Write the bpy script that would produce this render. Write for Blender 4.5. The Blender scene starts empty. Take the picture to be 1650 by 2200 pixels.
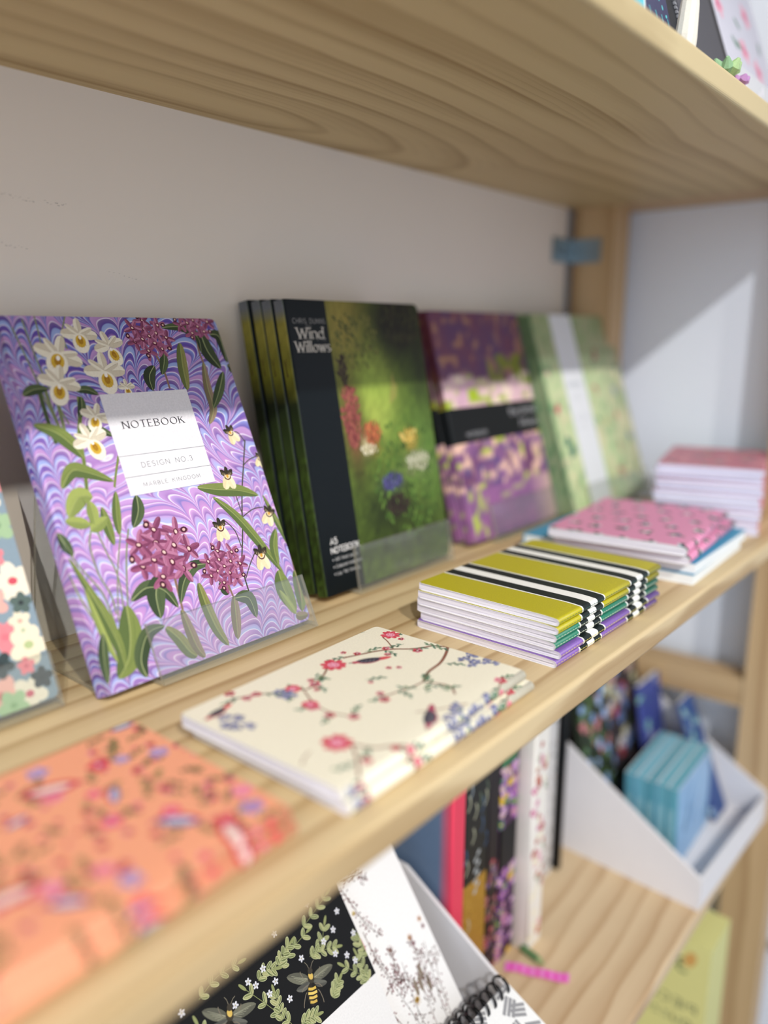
import bpy, math, random
from mathutils import Matrix, Vector, Euler
PI = math.pi
sc = bpy.context.scene
COL = sc.collection
# ---------------------------------------------------------------- camera
cam_d = bpy.data.cameras.new('camera'); cam = bpy.data.objects.new('camera', cam_d); COL.objects.link(cam)
PSI, TH = 0.699345737, 0.223988045
fwd = Vector((math.cos(PSI) * math.cos(TH), math.sin(PSI) * math.cos(TH), -math.sin(TH)))
cam.location = (0, -0.4636, 0.19055)
cam.rotation_euler = fwd.to_track_quat('-Z', 'Y').to_euler()
cam_d.sensor_fit = 'HORIZONTAL'; cam_d.sensor_width = 36
cam_d.lens = 1690 / 1650 * 36
cam_d.clip_start = 0.01
cam_d.dof.use_dof = True; cam_d.dof.focus_distance = 0.485; cam_d.dof.aperture_fstop = 2.6
sc.camera = cam
# ---------------------------------------------------------------- light
w = bpy.data.worlds.new('shop_ambient'); sc.world = w; w.use_nodes = True
nt = w.node_tree; bg = nt.nodes['Background']
tc = nt.nodes.new('ShaderNodeTexCoord'); sep = nt.nodes.new('ShaderNodeSeparateXYZ'); rmp = nt.nodes.new('ShaderNodeValToRGB')
nt.links.new(tc.outputs['Generated'], sep.inputs[0]); nt.links.new(sep.outputs[0], rmp.inputs[0]); nt.links.new(rmp.outputs[0], bg.inputs[0])
rmp.color_ramp.elements[0].position = -0.0; rmp.color_ramp.elements[0].color = (0.86, 0.88, 0.95, 1)
rmp.color_ramp.elements[1].position = 0.9; rmp.color_ramp.elements[1].color = (1.0, 0.93, 0.82, 1)
bg.inputs[1].default_value = 0.50
def spot(name, loc, target, energy, color, rad=0.022, angle=70, blend=.4):
    l = bpy.data.lights.new(name, 'SPOT'); l.energy = energy; l.color = color; l.shadow_soft_size = rad
    l.spot_size = math.radians(angle); l.spot_blend = blend
    o = bpy.data.objects.new(name, l); COL.objects.link(o); o.location = loc
    o.rotation_euler = (Vector(target) - Vector(loc)).to_track_quat('-Z', 'Y').to_euler()
    return o
spot('track_spotlight', (-0.42, -1.783, 1.58), (0.28, -0.2, 0.0), 112, (1.0, 0.94, 0.84), angle=36, blend=.7)
spot('track_spotlight', (-1.15, -1.783, 1.58), (0.7, -0.2, 0.0), 128, (0.97, 0.98, 1.0), angle=50, blend=.5)
def area(name, loc, target, energy, color, sx, sy):
    l = bpy.data.lights.new(name, 'AREA'); l.energy = energy; l.color = color; l.shape = 'RECTANGLE'; l.size = sx; l.size_y = sy
    o = bpy.data.objects.new(name, l); COL.objects.link(o); o.location = loc
    o.rotation_euler = (Vector(target) - Vector(loc)).to_track_quat('-Z', 'Y').to_euler()
area('cool_daylight_fill', (-2.2, -1.6, 0.5), (0.8, -0.1, 0.0), 24, (0.74, 0.85, 1.0), 1.6, 1.6)  # added cool fill to lift the shaded right wall, no window seen
sc.view_settings.view_transform = 'Standard'; sc.view_settings.look = 'None'
sc.view_settings.gamma = 1; sc.view_settings.use_curve_mapping = False
sc.view_settings.exposure = 0.0
# ---------------------------------------------------------------- helpers
def lin(c): return c / 12.92 if c <= 0.04045 else ((c + 0.055) / 1.055) ** 2.4
def rgb(r, g=None, b=None):
    if isinstance(r, str):
        r = r.lstrip('#'); return tuple(lin(int(r[i:i+2], 16) / 255) for i in (0, 2, 4)) + (1,)
    return (lin(r / 255), lin(g / 255), lin(b / 255), 1)
def mixc(a, b, t):
    t = max(0.0, min(1.0, t)); return tuple(a[i] * (1 - t) + b[i] * t for i in range(3)) + (1,)
def new_mat(name):
    m = bpy.data.materials.new(name); m.use_nodes = True
    n = m.node_tree; return m, n, n.nodes['Principled BSDF']
def plain(name, col, rough=0.5, spec=0.4, metal=0, var=0.05, scale=60):
    m, n, p = new_mat(name)
    c = rgb(*col) if not isinstance(col, str) else rgb(col)
    t = n.nodes.new('ShaderNodeTexCoord'); no = n.nodes.new('ShaderNodeTexNoise'); mx = n.nodes.new('ShaderNodeMix'); mx.data_type = 'RGBA'
    n.links.new(t.outputs['Object'], no.inputs['Vector']); no.inputs['Scale'].default_value = scale; no.inputs['Detail'].default_value = 4
    n.links.new(no.outputs['Fac'], mx.inputs['Factor'])
    mx.inputs['A'].default_value = tuple(x * (1 - var) for x in c[:3]) + (1,); mx.inputs['B'].default_value = tuple(min(1, x * (1 + var)) for x in c[:3]) + (1,)
    n.links.new(mx.outputs['Result'], p.inputs['Base Color'])
    p.inputs['Roughness'].default_value = rough; p.inputs['Specular IOR Level'].default_value = spec; p.inputs['Metallic'].default_value = metal
    return m
def printed(name, rough, spec, grain=0.05, gs=900):
    """printed card: ink colours are stored on the mesh, the paper grain is procedural"""
    m, n, p = new_mat(name)
    at = n.nodes.new('ShaderNodeAttribute'); at.attribute_name = 'Col'
    t = n.nodes.new('ShaderNodeTexCoord'); no = n.nodes.new('ShaderNodeTexNoise'); no.inputs['Scale'].default_value = gs; no.inputs['Detail'].default_value = 3
    n.links.new(t.outputs['Object'], no.inputs['Vector'])
    mr = n.nodes.new('ShaderNodeMapRange'); n.links.new(no.outputs['Fac'], mr.inputs[0])
    mr.inputs[1].default_value = 0.3; mr.inputs[2].default_value = 0.7; mr.inputs[3].default_value = 1 - grain; mr.inputs[4].default_value = 1 + grain
    mu = n.nodes.new('ShaderNodeVectorMath'); mu.operation = 'MULTIPLY'
    cb = n.nodes.new('ShaderNodeCombineXYZ')
    for i in range(3): n.links.new(mr.outputs[0], cb.inputs[i])
    n.links.new(at.outputs['Color'], mu.inputs[0]); n.links.new(cb.outputs[0], mu.inputs[1])
    n.links.new(mu.outputs[0], p.inputs['Base Color'])
    p.inputs['Roughness'].default_value = rough; p.inputs['Specular IOR Level'].default_value = spec
    return m
PRINT = printed('printed_card_matte', 0.5, 0.3)
PRINT_SATIN = printed('printed_card_satin', 0.4, 0.2)
GLITTER = printed('printed_card_metallic_speckle', 0.42, 0.4, 0.16, 1900)
def pages_mat(name, col, dark, axis=1, freq=1500, amt=0.5):
    m, n, p = new_mat(name)
    t = n.nodes.new('ShaderNodeTexCoord'); mp = n.nodes.new('ShaderNodeMapping'); no = n.nodes.new('ShaderNodeTexNoise')
    s = [14, 14, 14]; s[axis] = freq
    mp.inputs['Scale'].default_value = s
    n.links.new(t.outputs['Object'], mp.inputs[0]); n.links.new(mp.outputs[0], no.inputs['Vector']); no.inputs['Scale'].default_value = 1; no.inputs['Detail'].default_value = 2
    cr = n.nodes.new('ShaderNodeValToRGB'); n.links.new(no.outputs['Fac'], cr.inputs[0])
    cr.color_ramp.elements[0].position = 0.30; cr.color_ramp.elements[0].color = mixc(rgb(*col), rgb(*dark), amt)
    cr.color_ramp.elements[1].position = 0.52; cr.color_ramp.elements[1].color = rgb(*col)
    n.links.new(cr.outputs[0], p.inputs['Base Color']); p.inputs['Roughness'].default_value = 0.75; p.inputs['Specular IOR Level'].default_value = 0.1
    return m
PAGES = pages_mat('notebook_pages', (236, 232, 240), (150, 145, 165))
PAGES_W = pages_mat('cream_pages', (240, 236, 228), (190, 180, 170))
def wood_mat(name, yc, zc, slope, ring, light, dark, warp=0.012, fine=0.35, rough=0.5, ax='X', off=0.0, amp=.72, dmin=-9.0, dmax=9.0, thin=0.0):
    """softwood: the board is a cut through a slightly tapering trunk, so the rings show as cathedrals"""
    m, n, p = new_mat(name); N = n.nodes; L = n.links
    def math_(op, a, b=None, c=None):
        q = N.new('ShaderNodeMath'); q.operation = op
        for i, v in enumerate((a, b, c)):
            if v is None: continue
            if isinstance(v, (int, float)): q.inputs[i].default_value = v
            else: L.new(v, q.inputs[i])
        return q.outputs[0]
    t = N.new('ShaderNodeTexCoord'); s = N.new('ShaderNodeSeparateXYZ'); L.new(t.outputs['Object'], s.inputs[0])
    X, Y, Z_ = s.outputs[0], s.outputs[1], s.outputs[2]
    if ax == 'Z': X, Z_ = Z_, X
    if ax == 'Y': X, Y = Y, X
    mp = N.new('ShaderNodeCombineXYZ'); L.new(math_('MULTIPLY', X, 2.6), mp.inputs[0]); L.new(math_('MULTIPLY', Y, 11.0), mp.inputs[1]); L.new(math_('MULTIPLY', Z_, 11.0), mp.inputs[2])
    no = N.new('ShaderNodeTexNoise'); L.new(mp.outputs[0], no.inputs['Vector']); no.inputs['Scale'].default_value = 1.6; no.inputs['Detail'].default_value = 3; no.inputs['Roughness'].default_value = 0.45
    wy = math_('MULTIPLY', math_('SUBTRACT', no.outputs['Fac'], 0.5), warp * 5)
    dy = math_('ADD', math_('SUBTRACT', Y, yc), wy)
    dz = math_('ADD', math_('MULTIPLY', X, slope), zc)
    dz = math_('ADD', dz, Z_)
    dz = math_('MINIMUM', math_('MAXIMUM', dz, dmin), dmax)
    r = math_('SQRT', math_('ADD', math_('MULTIPLY', dy, dy), math_('MULTIPLY', dz, dz)))
    ph = math_('MULTIPLY', math_('ADD', r, off), 1.0 / ring)
    fr = math_('FRACT', ph)
    cr = N.new('ShaderNodeValToRGB'); L.new(fr, cr.inputs[0]); e = cr.color_ramp.elements
    e[0].position = 0.0; e[0].color = (0.0, 0.0, 0.0, 1); e[1].position = 1.0; e[1].color = (0, 0, 0, 1)
    for pos, v in ((0.35, 0.12), (0.68, 0.45), (0.86, 1.0), (0.93, 0.85)):
        q = e.new(pos); q.color = (v, v, v, 1)
    # fine fibre streaks
    mp2 = N.new('ShaderNodeCombineXYZ'); L.new(math_('MULTIPLY', X, 6.0), mp2.inputs[0]); L.new(math_('MULTIPLY', Y, 420.0), mp2.inputs[1]); L.new(math_('MULTIPLY', Z_, 420.0), mp2.inputs[2])
    n2 = N.new('ShaderNodeTexNoise'); L.new(mp2.outputs[0], n2.inputs['Vector']); n2.inputs['Scale'].default_value = 1; n2.inputs['Detail'].default_value = 3
    mp3 = N.new('ShaderNodeCombineXYZ'); L.new(math_('MULTIPLY', X, 1.2), mp3.inputs[0]); L.new(math_('MULTIPLY', Y, 26.0), mp3.inputs[1]); L.new(math_('MULTIPLY', Z_, 26.0), mp3.inputs[2])
    n3 = N.new('ShaderNodeTexNoise'); L.new(mp3.outputs[0], n3.inputs['Vector']); n3.inputs['Scale'].default_value = 1; n3.inputs['Detail'].default_value = 2
    k = math_('ADD', math_('MULTIPLY', cr.outputs[0], amp), math_('MULTIPLY', math_('SUBTRACT', n2.outputs['Fac'], 0.5), fine))
    k = math_('ADD', k, math_('MULTIPLY', math_('SUBTRACT', n3.outputs['Fac'], 0.5), 0.9))
    if thin:
        f2 = math_('FRACT', math_('MULTIPLY', r, 1 / .0058)); f2 = math_('MULTIPLY', math_('POWER', f2, 3.0), thin)
        mk = math_('MULTIPLY', math_('SUBTRACT', n3.outputs['Fac'], .42), 5.0); mk = math_('MINIMUM', math_('MAXIMUM', mk, 0.0), 1.0)
        k = math_('ADD', k, math_('MULTIPLY', f2, mk))
    cl = N.new('ShaderNodeClamp'); L.new(k, cl.inputs[0])
    mx = N.new('ShaderNodeMix'); mx.data_type = 'RGBA'; L.new(cl.outputs[0], mx.inputs['Factor'])
    mx.inputs['A'].default_value = rgb(*light); mx.inputs['B'].default_value = rgb(*dark)
    L.new(mx.outputs['Result'], p.inputs['Base Color']); p.inputs['Roughness'].default_value = rough; p.inputs['Specular IOR Level'].default_value = 0.3
    bp = N.new('ShaderNodeBump'); bp.inputs['Strength'].default_value = 0.08; bp.inputs['Distance'].default_value = 0.0004; L.new(n2.outputs['Fac'], bp.inputs['Height']); L.new(bp.outputs[0], p.inputs['Normal'])
    return m
# ---- mesh builder (millimetres in, metres out)
class MB:
    def __init__(s): s.v = []; s.f = []; s.m = []; s.c = []; s.sm = []
    def vert(s, p): s.v.append((p[0] * .001, p[1] * .001, p[2] * .001)); return len(s.v) - 1
    def face(s, pts, mat=0, col=(1, 1, 1, 1), smooth=False):
        idx = [s.vert(p) for p in pts]; s.f.append(idx); s.m.append(mat); s.sm.append(smooth)
        s.c.append([col] * len(idx) if not isinstance(col, list) else col)
    def box(s, x0, x1, y0, y1, z0, z1, mat=0, col=(1, 1, 1, 1)):
        a = [(x0, y0, z0), (x1, y0, z0), (x1, y1, z0), (x0, y1, z0), (x0, y0, z1), (x1, y0, z1), (x1, y1, z1), (x0, y1, z1)]
        for q in ((3, 2, 1, 0), (4, 5, 6, 7), (0, 1, 5, 4), (1, 2, 6, 5), (2, 3, 7, 6), (3, 0, 4, 7)): s.face([a[i] for i in q], mat, col)
    def prism(s, poly, fn, a0, a1, mat=0, col=(1, 1, 1, 1), capmat=None, smooth=False):
        """poly 2-D outline, fn(p,q,a)->xyz; extruded from a0 to a1"""
        n = len(poly); cm = mat if capmat is None else capmat
        s.face([fn(p[0], p[1], a0) for p in poly][::-1], cm, col); s.face([fn(p[0], p[1], a1) for p in poly], cm, col)
        for i in range(n):
            p, q = poly[i], poly[(i + 1) % n]
            s.face([fn(p[0], p[1], a0), fn(q[0], q[1], a0), fn(q[0], q[1], a1), fn(p[0], p[1], a1)], mat, col, smooth)
    def tube(s, pts, r, n=8, mat=0, col=(1, 1, 1, 1), closed=False):
        P = [Vector(p) for p in pts]; rings = []
        up = Vector((0.123, 0.31, 0.94)).normalized()
        for i, p in enumerate(P):
            if closed: d = P[(i + 1) % len(P)] - P[i - 1]
            else: d = P[min(i + 1, len(P) - 1)] - P[max(i - 1, 0)]
            d.normalize(); a = d.cross(up); a.normalize(); b = d.cross(a)
            rr = r[i] if isinstance(r, (list, tuple)) else r
            rings.append([tuple(p + a * math.cos(2 * PI * k / n) * rr + b * math.sin(2 * PI * k / n) * rr) for k in range(n)])
        m = len(rings)
        for i in range(m if closed else m - 1):
            A, B = rings[i], rings[(i + 1) % m]
            for k in range(n): s.face([A[k], A[(k + 1) % n], B[(k + 1) % n], B[k]], mat, col, True)
        if not closed: s.face(rings[0][::-1], mat, col); s.face(rings[-1], mat, col)
    def build(s, name, mats, parent=None, merge=False):
        me = bpy.data.meshes.new(name); me.from_pydata(s.v, [], s.f)
        for m in (mats if isinstance(mats, (list, tuple)) else [mats]): me.materials.append(m)
        me.polygons.foreach_set('material_index', s.m); me.polygons.foreach_set('use_smooth', s.sm)
        at = me.color_attributes.new('Col', 'FLOAT_COLOR', 'CORNER')
        at.data.foreach_set('color', [x for f in s.c for c in f for x in c])
        if merge:
            import bmesh
            b = bmesh.new(); b.from_mesh(me); bmesh.ops.remove_doubles(b, verts=b.verts, dist=1e-6); b.to_mesh(me); b.free()
        me.update()
        o = bpy.data.objects.new(name, me); COL.objects.link(o); o.parent = parent
        return o
def tag(o, label, cat=None, group=None):
    o['label'] = label
    if cat: o['category'] = cat
    if group: o['group'] = group
    return o
def thing(name, label, cat, loc=(0, 0, 0), rot=(0, 0, 0), group=None):
    o = bpy.data.objects.new(name, None); COL.objects.link(o); o.empty_display_size = 0.02
    o.location = loc; o.rotation_euler = rot
    return tag(o, label, cat, group)
def copy_thing(o, label):
    c = o.copy(); COL.objects.link(c)
    for ch in list(o.children):
        d = ch.copy(); COL.objects.link(d); d.parent = c
        for g in list(ch.children):
            e = g.copy(); COL.objects.link(e); e.parent = d
    c['label'] = label
    return c
def structure(o): o['kind'] = 'structure'; return o
# ---- printing toolkit: flat inked shapes in millimetres on a cover
def clip_half(poly, nx, ny, d):
    out = []; n = len(poly)
    for i in range(n):
        a, b = poly[i], poly[(i + 1) % n]
        da = a[0] * nx + a[1] * ny - d; db = b[0] * nx + b[1] * ny - d
        if da <= 0: out.append(a)
        if (da < 0 < db) or (db < 0 < da):
            t = da / (da - db); out.append((a[0] + (b[0] - a[0]) * t, a[1] + (b[1] - a[1]) * t))
    return out
def catmull(pts, n=6):
    if len(pts) < 3: return list(pts)
    P = [pts[0]] + list(pts) + [pts[-1]]; out = []
    for i in range(1, len(P) - 2):
        p0, p1, p2, p3 = P[i - 1], P[i], P[i + 1], P[i + 2]
        for k in range(n):
            t = k / n
            out.append(tuple(0.5 * ((2 * p1[j]) + (-p0[j] + p2[j]) * t + (2 * p0[j] - 5 * p1[j] + 4 * p2[j] - p3[j]) * t * t + (-p0[j] + 3 * p1[j] - 3 * p2[j] + p3[j]) * t ** 3) for j in (0, 1)))
    out.append(tuple(pts[-1])); return out
def arc(cx, cy, rx, ry, a0, a1, n=9):
    return [(cx + rx * math.cos(math.radians(a0 + (a1 - a0) * i / n)), cy + ry * math.sin(math.radians(a0 + (a1 - a0) * i / n))) for i in range(n + 1)]
X_ = 0.66
GL = {
 'A': (.8, [[(0, 0), (.4, 1), (.8, 0)], [(.14, .35), (.66, .35)]]),
 'B': (.62, [[(0, 0), (0, 1)], [(0, 1)] + arc(.3, .76, .26, .24, 90, -90) + [(0, .52)], [(0, .52)] + arc(.32, .26, .28, .26, 90, -90) + [(0, 0)]]),
 'C': (.82, [arc(.47, .5, .45, .5, 48, 312, 14)]),
 'D': (.76, [[(0, 0), (0, 1)], [(0, 1)] + arc(.26, .5, .48, .5, 90, -90, 12) + [(0, 0)]]),
 'E': (.55, [[(0, 0), (0, 1)], [(0, 1), (.52, 1)], [(0, .52), (.44, .52)], [(0, 0), (.55, 0)]]),
 'G': (.88, [arc(.47, .5, .45, .5, 48, 330, 14) + [(.86, .46), (.55, .46)]]),
 'H': (.72, [[(0, 0), (0, 1)], [(.72, 0), (.72, 1)], [(0, .5), (.72, .5)]]),
 'I': (.1, [[(.05, 0), (.05, 1)]]),
 'K': (.68, [[(0, 0), (0, 1)], [(.62, 1), (0, .42)], [(.22, .6), (.68, 0)]]),
 'L': (.52, [[(0, 1), (0, 0)], [(0, 0), (.52, 0)]]),
 'M': (.9, [[(0, 0), (.06, 1)], [(.06, 1), (.45, .1)], [(.45, .1), (.84, 1)], [(.84, 1), (.9, 0)]]),
 'N': (.76, [[(0, 0), (0, 1)], [(0, 1), (.76, 0)], [(.76, 0), (.76, 1)]]),
 'O': (.92, [arc(.46, .5, .46, .5, 0, 360, 20)]),
 'P': (.6, [[(0, 0), (0, 1)], [(0, 1)] + arc(.3, .74, .28, .26, 90, -90) + [(0, .48)]]),
 'R': (.64, [[(0, 0), (0, 1)], [(0, 1)] + arc(.3, .75, .28, .25, 90, -90) + [(0, .5)], [(.3, .5), (.64, 0)]]),
 'S': (.58, [arc(.29, .75, .27, .25, 40, 270, 10) + arc(.29, .25, .28, .25, 90, -140, 10)]),
 'T': (.68, [[(.34, 0), (.34, 1)], [(0, 1), (.68, 1)]]),
 'U': (.72, [[(0, 1)] + arc(.36, .34, .36, .34, 180, 360, 10) + [(.72, 1)]]),
 'W': (1.1, [[(0, 1), (.28, 0)], [(.28, 0), (.55, .9)], [(.55, .9), (.82, 0)], [(.82, 0), (1.1, 1)]]),
 '5': (.58, [[(.52, 1), (.1, 1), (.06, .58)] + arc(.28, .32, .3, .32, 110, -150, 12)]),
 '3': (.56, [arc(.27, .76, .25, .24, 140, -90, 10) + arc(.27, .27, .29, .27, 90, -150, 10)]),
 '0': (.6, [arc(.3, .5, .3, .5, 0, 360, 18)]), '1': (.3, [[(0, .8), (.2, 1), (.2, 0)]]),
 '6': (.58, [[(.46, 1)] + arc(.3, .32, .28, .32, 150, 510, 16)]),
 '.': (.14, [[(.0, .03), (.12, .03)]]), '-': (.4, [[(0, .4), (.4, .4)]]), '&': (.8, [[(.75, 0), (.15, .75)] + arc(.33, .82, .18, .18, 190, -30, 8) + [(.05, .3)] + arc(.3, .25, .27, .25, 170, 330, 8)]),
 'a': (.52, [arc(.25, X_ / 2, .25, X_ / 2, 20, 340, 14), [(.5, X_), (.5, 0)]]),
 'b': (.52, [[(0, 1.05), (0, 0)], arc(.26, X_ / 2, .26, X_ / 2, 180, -180, 16)]),
 'c': (.46, [arc(.26, X_ / 2, .25, X_ / 2, 45, 315, 12)]),
 'd': (.52, [arc(.26, X_ / 2, .26, X_ / 2, 0, 360, 16), [(.52, 1.05), (.52, 0)]]),
 'e': (.5, [[(.02, X_ * .52), (.5, X_ * .52)] + arc(.26, X_ / 2, .25, X_ / 2, 10, 310, 14)]),
 'f': (.34, [[(.14, 0), (.14, .85)] + arc(.28, .88, .14, .14, 180, 60, 5), [(0, X_), (.32, X_)]]),
 'g': (.52, [arc(.26, X_ / 2, .26, X_ / 2, 0, 360, 16), [(.52, X_), (.52, -.12)] + arc(.26, -.12, .26, .18, 0, -150, 8)]),
 'h': (.48, [[(0, 1.05), (0, 0)], [(0, .4)] + arc(.24, .42, .24, .24, 160, 0, 8) + [(.48, 0)]]),
 'i': (.08, [[(.04, X_), (.04, 0)], [(.04, .9), (.04, .98)]]),
 'l': (.08, [[(.04, 1.05), (.04, 0)]]),
 'm': (.78, [[(0, X_), (0, 0)], [(0, .4)] + arc(.2, .44, .19, .22, 160, 0, 6) + [(.39, 0)], [(.39, .4)] + arc(.59, .44, .19, .22, 160, 0, 6) + [(.78, 0)]]),
 'n': (.48, [[(0, X_), (0, 0)], [(0, .4)] + arc(.24, .42, .24, .24, 160, 0, 8) + [(.48, 0)]]),
 'o': (.54, [arc(.27, X_ / 2, .27, X_ / 2, 0, 360, 18)]),
 'p': (.52, [[(0, X_), (0, -.3)], arc(.26, X_ / 2, .26, X_ / 2, 180, -180, 16)]),
 'r': (.34, [[(0, X_), (0, 0)], [(0, .4)] + arc(.2, .42, .2, .24, 160, 50, 6)]),
 's': (.42, [arc(.21, .49, .19, .17, 40, 270, 8) + arc(.21, .165, .2, .165, 90, -140, 8)]),
 't': (.32, [[(.14, .92), (.14, .1), (.3, 0)], [(0, X_), (.32, X_)]]),
 'u': (.48, [[(0, X_)] + arc(.24, .24, .24, .24, 180, 360, 8) + [(.48, X_)], [(.48, X_), (.48, 0)]]),
 'w': (.8, [[(0, X_), (.2, 0)], [(.2, 0), (.4, X_ * .95)], [(.4, X_ * .95), (.6, 0)], [(.6, 0), (.8, X_)]]),
 'z': (.46, [[(0, X_), (.46, X_), (0, 0), (.46, 0)]]),
 'y': (.5, [[(0, X_), (.25, 0)], [(.5, X_), (.12, -.32)]]),
}
class Sheet:
    def __init__(s): s.p = []; s.l = 1
    def poly(s, pts, col, l=None):
        s.p.append((list(pts), col, s.l if l is None else l))
    def up(s, n=1): s.l += n; return s
    def rect(s, x0, x1, y0, y1, col): s.poly([(x0, y0), (x1, y0), (x1, y1), (x0, y1)], col)
    def ell(s, cx, cy, rx, ry, rot, col, n=14):
        c, q = math.cos(math.radians(rot)), math.sin(math.radians(rot))
        s.poly([(cx + rx * math.cos(2 * PI * k / n) * c - ry * math.sin(2 * PI * k / n) * q, cy + rx * math.cos(2 * PI * k / n) * q + ry * math.sin(2 * PI * k / n) * c) for k in range(n)], col)
    def rib(s, pts, w, col, n=5, taper=0, raw=False):
        P = pts if raw else catmull(pts, n); m = len(P)
        if m < 2: return
        N = []
        for i in range(m):
            a, b = P[max(i - 1, 0)], P[min(i + 1, m - 1)]; dx, dy = b[0] - a[0], b[1] - a[1]; L = math.hypot(dx, dy) or 1
            N.append((-dy / L, dx / L, dx / L, dy / L))
        def wd(i):
            t = i / (m - 1); f = w(N[i][2], N[i][3]) if callable(w) else w
            return f * (1 - taper * t) / 2
        for i in range(m - 1):
            a, b = wd(i), wd(i + 1); p, q = P[i], P[i + 1]
            s.poly([(p[0] + N[i][0] * a, p[1] + N[i][1] * a), (p[0] - N[i][0] * a, p[1] - N[i][1] * a), (q[0] - N[i + 1][0] * b, q[1] - N[i + 1][1] * b), (q[0] + N[i + 1][0] * b, q[1] + N[i + 1][1] * b)], col)
    def leaf(s, pts, w, col, dark=None, vein=None, power=.75, n=5):
        P = catmull(pts, n); m = len(P); A = []; B = []
        for i in range(m):
            a, b = P[max(i - 1, 0)], P[min(i + 1, m - 1)]; dx, dy = b[0] - a[0], b[1] - a[1]; L = math.hypot(dx, dy) or 1
            t = i / (m - 1); h = w / 2 * max(0.0, math.sin(PI * min(1, t * .97 + .03))) ** power
            A.append((P[i][0] - dy / L * h, P[i][1] + dx / L * h)); B.append((P[i][0] + dy / L * h, P[i][1] - dx / L * h))
        for i in range(m - 1):
            s.poly([A[i], P[i], P[i + 1], A[i + 1]], col); s.poly([P[i], B[i], B[i + 1], P[i + 1]], dark or col)
        if vein:
            s.l += 1; s.rib(P, w * .07, vein, raw=True, taper=.5); s.l -= 1
    def petal(s, x, y, ang, ln, w, col, power=.6, dark=None):
        a = math.radians(ang); e = (x + math.cos(a) * ln, y + math.sin(a) * ln)
        s.leaf([(x, y), ((x + e[0]) / 2, (y + e[1]) / 2), e], w, col, dark, None, power, 4)
    def text(s, txt, x, y, h, col, wt, wn=None, sp=.25, ang=0, serif=False, width=None, sx=1.0, space=.5):
        """stroke lettering: wt / wn = thick / thin line widths relative to h"""
        wn = wt if wn is None else wn
        adv = []; X = 0
        for ch in txt:
            adv.append(X); X += ((space if ch == ' ' else GL[ch][0]) + sp)
        X -= sp; k = sx * (width / (X * h * sx) if width else 1)
        ca, sa = math.cos(math.radians(ang)), math.sin(math.radians(ang))
        T = lambda px, py: (x + (px * ca * k - py * sa) * h, y + (px * sa * k + py * ca) * h)
        nib = lambda dx, dy: h * (wn + (wt - wn) * abs(math.sin(math.atan2(dy, dx) - math.radians(ang) - 0.42)) ** 1.3)
        for ch, ax in zip(txt, adv):
            if ch == ' ': continue
            for st in GL[ch][1]:
                s.rib([T(px + ax, py) for px, py in st], nib, col, raw=True)
                if serif:
                    for (ex, ey), (fx, fy) in ((st[0], st[1]), (st[-1], st[-2])):
                        if abs(ey - fy) > abs(ex - fx) * 1.1 and (ey < .02 or ey > .6) and len(st) < 5:
                            b = wt * .5 + .11
                            s.rib([T(ex + ax - b, ey), T(ex + ax + b, ey)], h * .045, col, raw=True)
def hsh(i, j, k=0):
    n = (i * 374761393 + j * 668265263 + k * 2147483647) & 0xffffffff
    n = ((n ^ (n >> 13)) * 1274126177) & 0xffffffff
    return ((n ^ (n >> 16)) & 0xffff) / 65535.0
def vnoise(x, y, k=0):
    i, j = math.floor(x), math.floor(y); u, v = x - i, y - j; u = u * u * (3 - 2 * u); v = v * v * (3 - 2 * v)
    return (hsh(i, j, k) * (1 - u) + hsh(i + 1, j, k) * u) * (1 - v) + (hsh(i, j + 1, k) * (1 - u) + hsh(i + 1, j + 1, k) * u) * v
# ---- covers and books
class UPath:
    """section of a cover: back board -> spine -> front board. u = 0 at the front left corner"""
    def __init__(s, w, t, r=1.2, drop=0.0, L=14, n=6, step=None):
        pts = []
        def yf(x): return drop * max(0, 1 - x / L) ** 2
        xs = [w - (w - r) * k / 10 for k in range(10)] if not drop else [w, w * .6, w * .3, L] + [L - (L - r) * k / 6 for k in range(1, 6)]
        t0 = t - (drop if drop else 0) * 0.0
        for x in xs: pts.append((x, t))
        y0 = yf(r); R = min(r, (t - y0) / 2)
        for k in range(n + 1):
            a = math.radians(90 + 90 * k / n); pts.append((R + R * math.cos(a), t - R + R * math.sin(a)))
        for k in range(n + 1):
            a = math.radians(180 + 90 * k / n); q = (R + R * math.cos(a), y0 + R + R * math.sin(a))
            if math.hypot(q[0] - pts[-1][0], q[1] - pts[-1][1]) > 1e-4: pts.append(q)
        icor = len(pts) - 1
        for x in reversed(xs[:]): pts.append((x, yf(x)))
        s.P = pts; U = [0.0]
        for i in range(1, len(pts)): U.append(U[-1] + math.hypot(pts[i][0] - pts[i - 1][0], pts[i][1] - pts[i - 1][1]))
        off = U[icor] - R; s.U = [x - off for x in U]; s.w = w; s.t = t
        s.N = []
        for i in range(len(pts) - 1):
            dx, dy = pts[i + 1][0] - pts[i][0], pts[i + 1][1] - pts[i][1]; L_ = math.hypot(dx, dy); s.N.append((dy / L_, -dx / L_))
    def at(s, u, off=0.0):
        U = s.U; i = 0
        while i < len(U) - 2 and u > U[i + 1]: i += 1
        t = (u - U[i]) / (U[i + 1] - U[i]); a, b = s.P[i], s.P[i + 1]
        n0 = s.N[i]
        m = s.N[i - 1] if i > 0 else n0; q = s.N[i + 1] if i + 1 < len(s.N) else n0
        na = ((n0[0] + m[0]) / 2, (n0[1] + m[1]) / 2); nb = ((n0[0] + q[0]) / 2, (n0[1] + q[1]) / 2)
        nx, ny = na[0] * (1 - t) + nb[0] * t, na[1] * (1 - t) + nb[1] * t; L_ = math.hypot(nx, ny) or 1
        return (a[0] + (b[0] - a[0]) * t + nx / L_ * off, a[1] + (b[1] - a[1]) * t + ny / L_ * off)
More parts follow.
